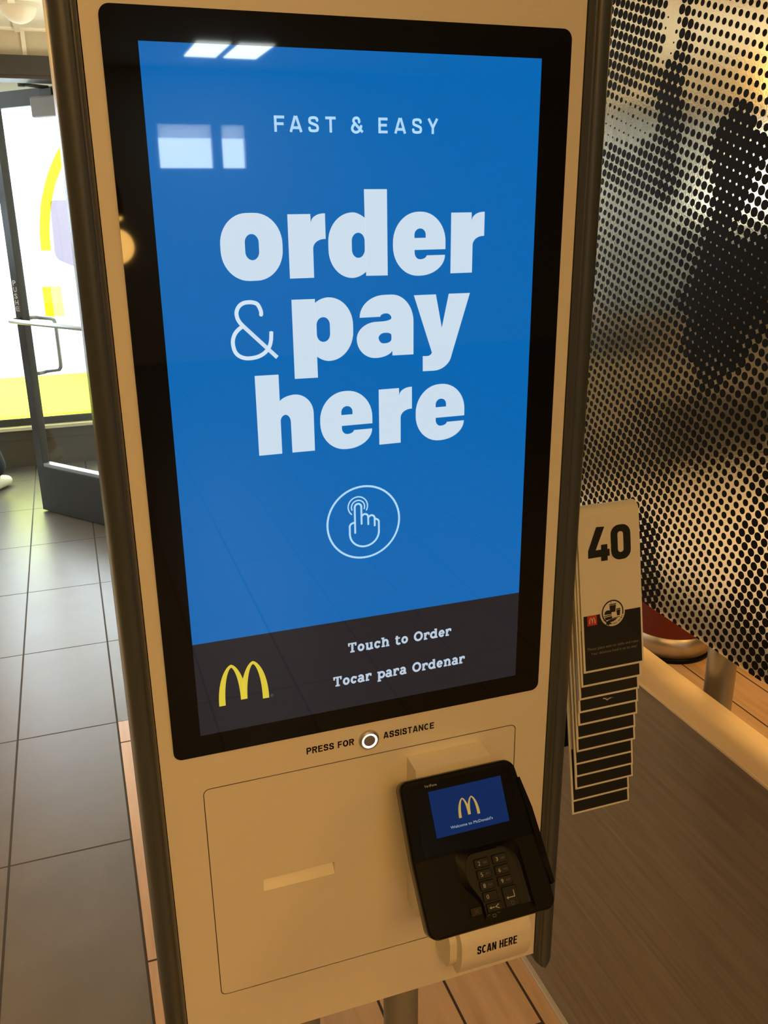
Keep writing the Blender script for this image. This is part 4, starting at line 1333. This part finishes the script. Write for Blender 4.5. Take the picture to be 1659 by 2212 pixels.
def halftone(y, z):
    a = b_ = 0.0
    for cy, cz, r in CPS:
        d = ((cy - y) ** 2 + (cz - z) ** 2) + 2e-5
        w = 1.0 / d ** 2.3
        a += w * r; b_ += w
    r = a / b_
    return r if r < 0.56 else 0.54 + (r - 0.54) * 0.42
mb = MB()
YA, YB, ZA, ZB = -0.45, 0.80, 0.9445, 2.36
sheet = brushed_panel()
bx(mb, sheet, PXF, PXF + 0.004, YA, YB, ZA, ZB)
dot_mat = pmat('black_dot_print', (0.0055, 0.0048, 0.0032, 1), 0.5, spec=0.06, vary=0.05)
pit, ang = 0.01473, math.radians(18.0)
ux, uz = -pit * math.cos(ang), -pit * math.sin(ang)
vx, vz_ = pit * math.sin(ang), -pit * math.cos(ang)
for i in range(-120, 121):
    for j in range(-140, 141):
        y = 0.3928 + ux * i + vx * j
        z = 1.8218 + uz * i + vz_ * j
        if not (YA + 0.001 < y < YB - 0.001 and ZA - 0.004 < z < ZB - 0.004):
            continue
        r = halftone(y, z) * pit
        if r < 0.0012: continue
        ns = 18
        ring_ = []
        for k in range(ns):
            t = 2 * PI * k / ns
            zq = max(z + r * math.sin(t), ZA + 0.0002)
            yq = min(max(y + r * math.cos(t), YA), YB)
            ring_.append((PXF - 0.0002 - 0.00005 * ((i * 3 + j * 7) % 5), yq, zq))
        mb.add(ring_, [tuple(range(ns))], dot_mat)
ps = mb.build('dotted_screen')
ps.location = (0, 0, 0)
tag(ps, 'tall brushed metal screen printed with black halftone dots above the low divider wall', 'screen')
mb = MB()
cyl(mb, alu, (0.658, 0.145, 0.0), (0.658, 0.145, 2.90), 0.0235, n=40)
for z in (1.05, 1.7, 2.25):
    bx(mb, alu, 0.6265, 0.640, 0.135, 0.155, z, z + 0.03, 0.002)
pl = mb.build('support_pole')
tag(pl, 'grey metal pole standing behind the dotted screen and the low divider wall', 'pole')

# ------------------------------------------------------------------ round red bin with a steel foot
bin_ = empty('round_bin', (1.749, 1.659, 0), 'round dark red bin with a brushed steel band and black foot beyond the divider', 'bin')
mb = MB(); lathe(mb, pmat('dark_red_paint', (0.15, 0.016, 0.010, 1), 0.5), [(0.155, 0.098), (0.1555, 0.70), (0.150, 0.71), (0.09, 0.715), (0.085, 0.705), (0.085, 0.60)], 1.749, 1.659); mb.build('drum', bin_)
mb = MB(); lathe(mb, steel, [(0.150, 0.018), (0.1565, 0.020), (0.1565, 0.097), (0.150, 0.099)], 1.749, 1.659); mb.build('steel_band', bin_)
mb = MB(); lathe(mb, black_plastic, [(0.0, 0.0), (0.160, 0.0), (0.160, 0.016), (0.150, 0.019)], 1.749, 1.659); mb.build('foot_ring', bin_)

# ------------------------------------------------------------------ round fitting on the entrance soffit
fx = empty('ceiling_dome', (-0.325, 3.06, 2.328), 'small white dome fixed to the ceiling above the entrance door', 'ceiling dome')
mb = MB(); lathe(mb, bar_mat, [(0.0, 2.262)] + [(0.066 * math.sin(t * PI / 20), 2.328 - 0.066 * math.cos(t * PI / 20)) for t in range(1, 11)], -0.325, 3.06); mb.build('cover', fx)
mb = MB(); lathe(mb, cream, [(0.066, 2.318), (0.078, 2.320), (0.080, 2.328)], -0.325, 3.06); mb.build('rim', fx)

# ------------------------------------------------------------------ person walking out through the vestibule
def skin(name, nodes_, edges, parent, mat, loc, sub=2):
    """one continuous surface grown along a skeleton: nodes_ = {key: (x, y, z, radius)}"""
    keys = list(nodes_)
    me = bpy.data.meshes.new('skeleton')
    me.from_pydata([Vector(nodes_[k][:3]) for k in keys], [(keys.index(a), keys.index(b)) for a, b in edges], [])
    o = bpy.data.objects.new('skeleton', me)
    COL.objects.link(o)
    sk = o.modifiers.new('skin', 'SKIN')
    for i, k in enumerate(keys):
        r = nodes_[k][3]
        sv = me.skin_vertices[0].data[i]
        sv.radius = r if isinstance(r, tuple) else (r, r)
        sv.use_root = (i == 0)
    sk.use_smooth_shade = True
    sb = o.modifiers.new('sub', 'SUBSURF')
    sb.levels = sb.render_levels = sub
    m2 = bpy.data.meshes.new_from_object(o.evaluated_get(bpy.context.evaluated_depsgraph_get()))
    vs = [v.co.copy() for v in m2.vertices]
    fs = [tuple(p.vertices) for p in m2.polygons]
    bpy.data.objects.remove(o); bpy.data.meshes.remove(me); bpy.data.meshes.remove(m2)
    mb = MB()
    mb.add(vs, fs, mat, True)
    return mb.build(name, parent)

# local frame: g forward (walking direction), s to the walker's right
PO = Vector((-0.890, 4.585, 0))
PG = Vector((0.50, 0.866, 0)); PS = Vector((0.866, -0.50, 0))
def pw(g, s, z, r):
    q = PO + PG * g + PS * s
    return (q.x, q.y, z, r)
person = empty('person', tuple(PO), 'person in dark trousers and pale shoes walking at the far left by the entrance', 'person')
skin_mat = pmat('skin', (0.42, 0.25, 0.17, 1), 0.5)
navy = pmat('dark_navy_cloth', (0.012, 0.014, 0.022, 1), 0.85, vary=0.25, vscale=60)
shirt_mat = pmat('grey_shirt_cloth', (0.20, 0.21, 0.23, 1), 0.85, vary=0.15, vscale=60)
shoe_mat = pmat('pale_shoe', (0.74, 0.70, 0.60, 1), 0.6, vary=0.05)
sole_mat = pmat('shoe_sole', (0.55, 0.52, 0.45, 1), 0.6)
hair_mat = pmat('dark_hair', (0.02, 0.015, 0.012, 1), 0.6, vary=0.3, vscale=200)
J = {'pelvis': pw(-0.12, -0.17, 0.93, 0.125), 'waist': pw(-0.12, -0.17, 1.08, (0.13, 0.10)), 'chest': pw(-0.11, -0.17, 1.32, (0.155, 0.11)), 'neck0': pw(-0.10, -0.17, 1.47, 0.058), 'neck': pw(-0.09, -0.17, 1.53, 0.052), 'head0': pw(-0.075, -0.17, 1.60, 0.075), 'head': pw(-0.07, -0.17, 1.68, 0.098), 'crown': pw(-0.075, -0.17, 1.75, 0.070)}
E_ = [('pelvis', 'waist'), ('waist', 'chest'), ('chest', 'neck0'), ('neck0', 'neck'), ('neck', 'head0'), ('head0', 'head'), ('head', 'crown')]
for nm, sg, foot in (('R', 1, (0.115, 0.0)), ('L', -1, (-0.42, -0.30))):
    hip_s = -0.17 + 0.095 * sg
    fg, fs_ = foot
    heel_up = 0.0 if sg > 0 else 0.09
    J['hip' + nm] = pw(-0.12, hip_s, 0.88, 0.092)
    J['knee' + nm] = pw((fg - 0.12) / 2 + (0.05 if sg > 0 else 0.10), (hip_s + fs_) / 2, 0.49, 0.062)
    J['ankle' + nm] = pw(fg - 0.005, fs_, 0.095 + heel_up, 0.040)
    J['ball' + nm] = pw(fg + 0.11, fs_, 0.035, 0.030)
    J['toe' + nm] = pw(fg + 0.165, fs_, 0.030, 0.022)
    E_ += [('pelvis', 'hip' + nm), ('hip' + nm, 'knee' + nm), ('knee' + nm, 'ankle' + nm), ('ankle' + nm, 'ball' + nm), ('ball' + nm, 'toe' + nm)]
    sw = -0.16 * sg
    J['sho' + nm] = pw(-0.11, -0.17 + 0.175 * sg, 1.405, 0.060)
    J['elb' + nm] = pw(-0.14 + sw * 0.5, -0.17 + 0.235 * sg, 1.13, 0.042)
    J['wri' + nm] = pw(-0.06 + sw, -0.17 + 0.235 * sg, 0.90, 0.027)
    J['palm' + nm] = pw(-0.045 + sw * 1.05, -0.17 + 0.232 * sg, 0.84, (0.018, 0.034))
    E_ += [('chest', 'sho' + nm), ('sho' + nm, 'elb' + nm), ('elb' + nm, 'wri' + nm), ('wri' + nm, 'palm' + nm)]
    for q in range(4):
        a = 'f%d%s' % (q, nm); b_ = 'g%d%s' % (q, nm)
        ln_ = (0.040, 0.046, 0.043, 0.034)[q]
        J[a] = pw(-0.045 + sw * 1.05 + 0.030 - 0.020 * q, -0.17 + 0.226 * sg, 0.84 - ln_, 0.0095)
        J[b_] = pw(-0.030 + sw * 1.05 + 0.030 - 0.020 * q, -0.17 + 0.214 * sg, 0.84 - ln_ * 1.85, 0.008)
        E_ += [('palm' + nm, a), (a, b_)]
    J['th' + nm] = pw(0.000 + sw * 1.05, -0.17 + 0.222 * sg, 0.835, 0.010)
    J['ti' + nm] = pw(0.014 + sw * 1.05, -0.17 + 0.212 * sg, 0.800, 0.008)
    E_ += [('wri' + nm, 'th' + nm), ('th' + nm, 'ti' + nm)]
J['nose'] = pw(0.042, -0.17, 1.655, 0.013)
E_ += [('head', 'nose')]
skin('body', J, E_, person, skin_mat, PO)
TJ, TE_ = {}, []
TJ['pelvis'] = pw(-0.12, -0.17, 0.94, 0.150); TJ['belt'] = pw(-0.12, -0.17, 1.03, (0.150, 0.122)); TE_.append(('pelvis', 'belt'))
for nm in 'RL':
    for part, r in (('hip', 0.112), ('knee', 0.086), ('ankle', 0.074)):
        q = J[part + nm]
        dz = 0.02 if part == 'ankle' else 0.0
        TJ[part + nm] = (q[0], q[1], q[2] + dz, r)
        if part == 'ankle':                       # the hem falls forward over the shoe
            h_ = Vector(q[:3]) + PG * 0.055 + PS * 0.02
            TJ['ankle' + nm] = (h_.x, h_.y, q[2] - 0.012, 0.080)
    TE_ += [('pelvis', 'hip' + nm), ('hip' + nm, 'knee' + nm), ('knee' + nm, 'ankle' + nm)]
skin('trousers', TJ, TE_, person, navy, PO)
SJ = {k: (J[k][0], J[k][1], J[k][2], r) for k, r in (('waist', (0.152, 0.125)), ('chest', (0.176, 0.132)), ('neck0', 0.075), ('shoR', 0.080), ('shoL', 0.080), ('elbR', 0.058), ('elbL', 0.058))}
SJ['hem'] = pw(-0.12, -0.17, 0.97, (0.158, 0.135))
skin('shirt', SJ, [('waist', 'chest'), ('waist', 'hem'), ('chest', 'neck0'), ('chest', 'shoR'), ('chest', 'shoL'), ('shoR', 'elbR'), ('shoL', 'elbL')], person, shirt_mat, PO)
HJ = {'a': pw(-0.10, -0.17, 1.70, 0.102), 'b': pw(-0.085, -0.17, 1.765, 0.078), 'c': pw(-0.135, -0.17, 1.63, 0.060)}
skin('hair', HJ, [('a', 'b'), ('a', 'c')], person, hair_mat, PO)
for nm, (fg, fs_), up in (('R', (0.115, 0.0), 0.0), ('L', (-0.42, -0.30), 0.07)):
    K = {'heel': pw(fg - 0.055, fs_, 0.048 + up, (0.040, 0.046)), 'mid': pw(fg + 0.03, fs_, 0.056 + up * 0.7, (0.042, 0.054)), 'ball': pw(fg + 0.115, fs_, 0.040, (0.046, 0.038)), 'toe': pw(fg + 0.185, fs_, 0.034, (0.040, 0.031))}
    sh = skin('shoe', K, [('heel', 'mid'), ('mid', 'ball'), ('ball', 'toe')], person, shoe_mat, PO)

# ------------------------------------------------------------------ pale car parked outside the shop window
car = empty('parked_car', (1.9, 9.9, -0.06), 'white car parked outside behind the yellow window film', 'car')
car_w = pmat('white_car_paint', (0.78, 0.77, 0.80, 1), 0.25, vary=0.01)
car_g = pmat('mauve_car_glass', (0.155, 0.130, 0.155, 1), 0.25, vary=0.1, vscale=3)
tyre = pmat('tyre_rubber', (0.02, 0.02, 0.02, 1), 0.8)
Z0 = -0.06
side = rp([(-0.38, 0.30, 0.08), (-0.48, 0.72, 0.10), (-0.46, 1.08, 0.05), (-0.41, 1.84, 0.14), (1.9, 1.86, 0.30), (2.75, 1.16, 0.15), (3.85, 0.98, 0.22), (3.95, 0.55, 0.12), (3.85, 0.28, 0.08)], 6)
mb = MB()
prism(mb, car_w, side, lambda x, z, d: (x, 9.0 + d, z + Z0), 1.75)
mb.build('body', car)
for y, nm in ((8.992, 'side_window'), (10.758, 'side_window')):
    mb = MB()
    prism(mb, car_g, rp([(-0.335, 1.18, 0.06), (-0.318, 1.735, 0.03), (0.62, 1.745, 0.03), (0.62, 1.08, 0.03), (-0.12, 1.08, 0.10)], 4), lambda x, z, d, y=y: (x, y - 0.004 + d, z + Z0), 0.008)
    prism(mb, car_g, rp([(0.70, 1.08, 0.03), (0.70, 1.745, 0.03), (1.80, 1.73, 0.10), (2.45, 1.12, 0.05)], 4), lambda x, z, d, y=y: (x, y - 0.004 + d, z + Z0), 0.008)
    mb.build(nm, car)
for wx in (0.42, 3.08):
    for wy in (8.98, 10.58):
        mb = MB()
        cyl(mb, tyre, (wx, wy, 0.32 + Z0), (wx, wy + 0.19, 0.32 + Z0), 0.32, n=40)
        cyl(mb, alu, (wx, wy - 0.004, 0.32 + Z0), (wx, wy + 0.194, 0.32 + Z0), 0.20, n=32)
        mb.build('wheel', car)
mb = MB()
bx(mb, pmat('car_handle', (0.30, 0.30, 0.24, 1), 0.4), -0.21, -0.07, 8.95, 9.0, 1.03 + Z0, 1.07 + Z0, 0.015)
mb.build('door_handle', car)

# ------------------------------------------------------------------ warm pendant lamps seen as reflections
lamp_glow = pmat('lamp_glow', (0.9, 0.7, 0.4, 1), 0.5, emit=(1.0, 0.55, 0.12, 1), estr=18.0)
shade_mat = pmat('dark_lamp_shade', (0.03, 0.025, 0.02, 1), 0.5)
def pendant(x, y, z, r, label, top, watt):
    e = empty('pendant_lamp', (x, y, z), label, 'lamp')
    mb = MB(); lathe(mb, lamp_glow, [(0.0, z - 0.02), (r * 0.8, z - 0.01), (r * 0.9, z + 0.03), (0.0, z + 0.05)], x, y, 24); mb.build('bulb', e)
    mb = MB(); lathe(mb, shade_mat, [(r, z), (r * 0.9, z + 0.07), (r * 0.35, z + 0.16), (0.012, z + 0.18)], x, y, 32); mb.build('shade', e)
    mb = MB(); cyl(mb, shade_mat, (x, y, z + 0.18), (x, y, top), 0.005, n=8); mb.build('cord', e)
    l = bpy.data.lights.new('pendant_light', 'POINT'); l.energy = watt; l.color = WARM; l.shadow_soft_size = 0.06
    o = bpy.data.objects.new('pendant_light', l); o.location = (x, y, z - 0.10); COL.objects.link(o)
pendant(-1.05, 1.85, 2.12, 0.13, 'warm pendant lamp mirrored in the upper right of the dotted screen', 2.90, 9)
pendant(-0.095, -2.5, 1.585, 0.036, 'small warm lamp mirrored at the left edge of the screen glass', 2.90, 3)

# two white ceiling panels mirrored at the top edge of the screen
troffer_glow = pmat('panel_diffuser_glow', (0.9, 0.9, 0.88, 1), 0.5, emit=(0.90, 1.0, 0.96, 1), estr=14.0)
for x0, x1, lab in ((0.98, 1.26, 'white ceiling light panel, the left one mirrored at the screen top'), (1.335, 1.63, 'white ceiling light panel, the right one mirrored at the screen top')):
    t_ = empty('ceiling_light', ((x0 + x1) / 2, -7.6, 2.90), lab, 'ceiling light', 'ceiling light panels behind the viewer')
    mb = MB(); bx(mb, bar_mat, x0 - 0.02, x1 + 0.02, -8.15, -7.30, 2.888, 2.90); mb.build('frame', t_)
    mb = MB(); bx(mb, troffer_glow, x0, x1, -8.13, -7.32, 2.882, 2.889); mb.build('diffuser', t_)
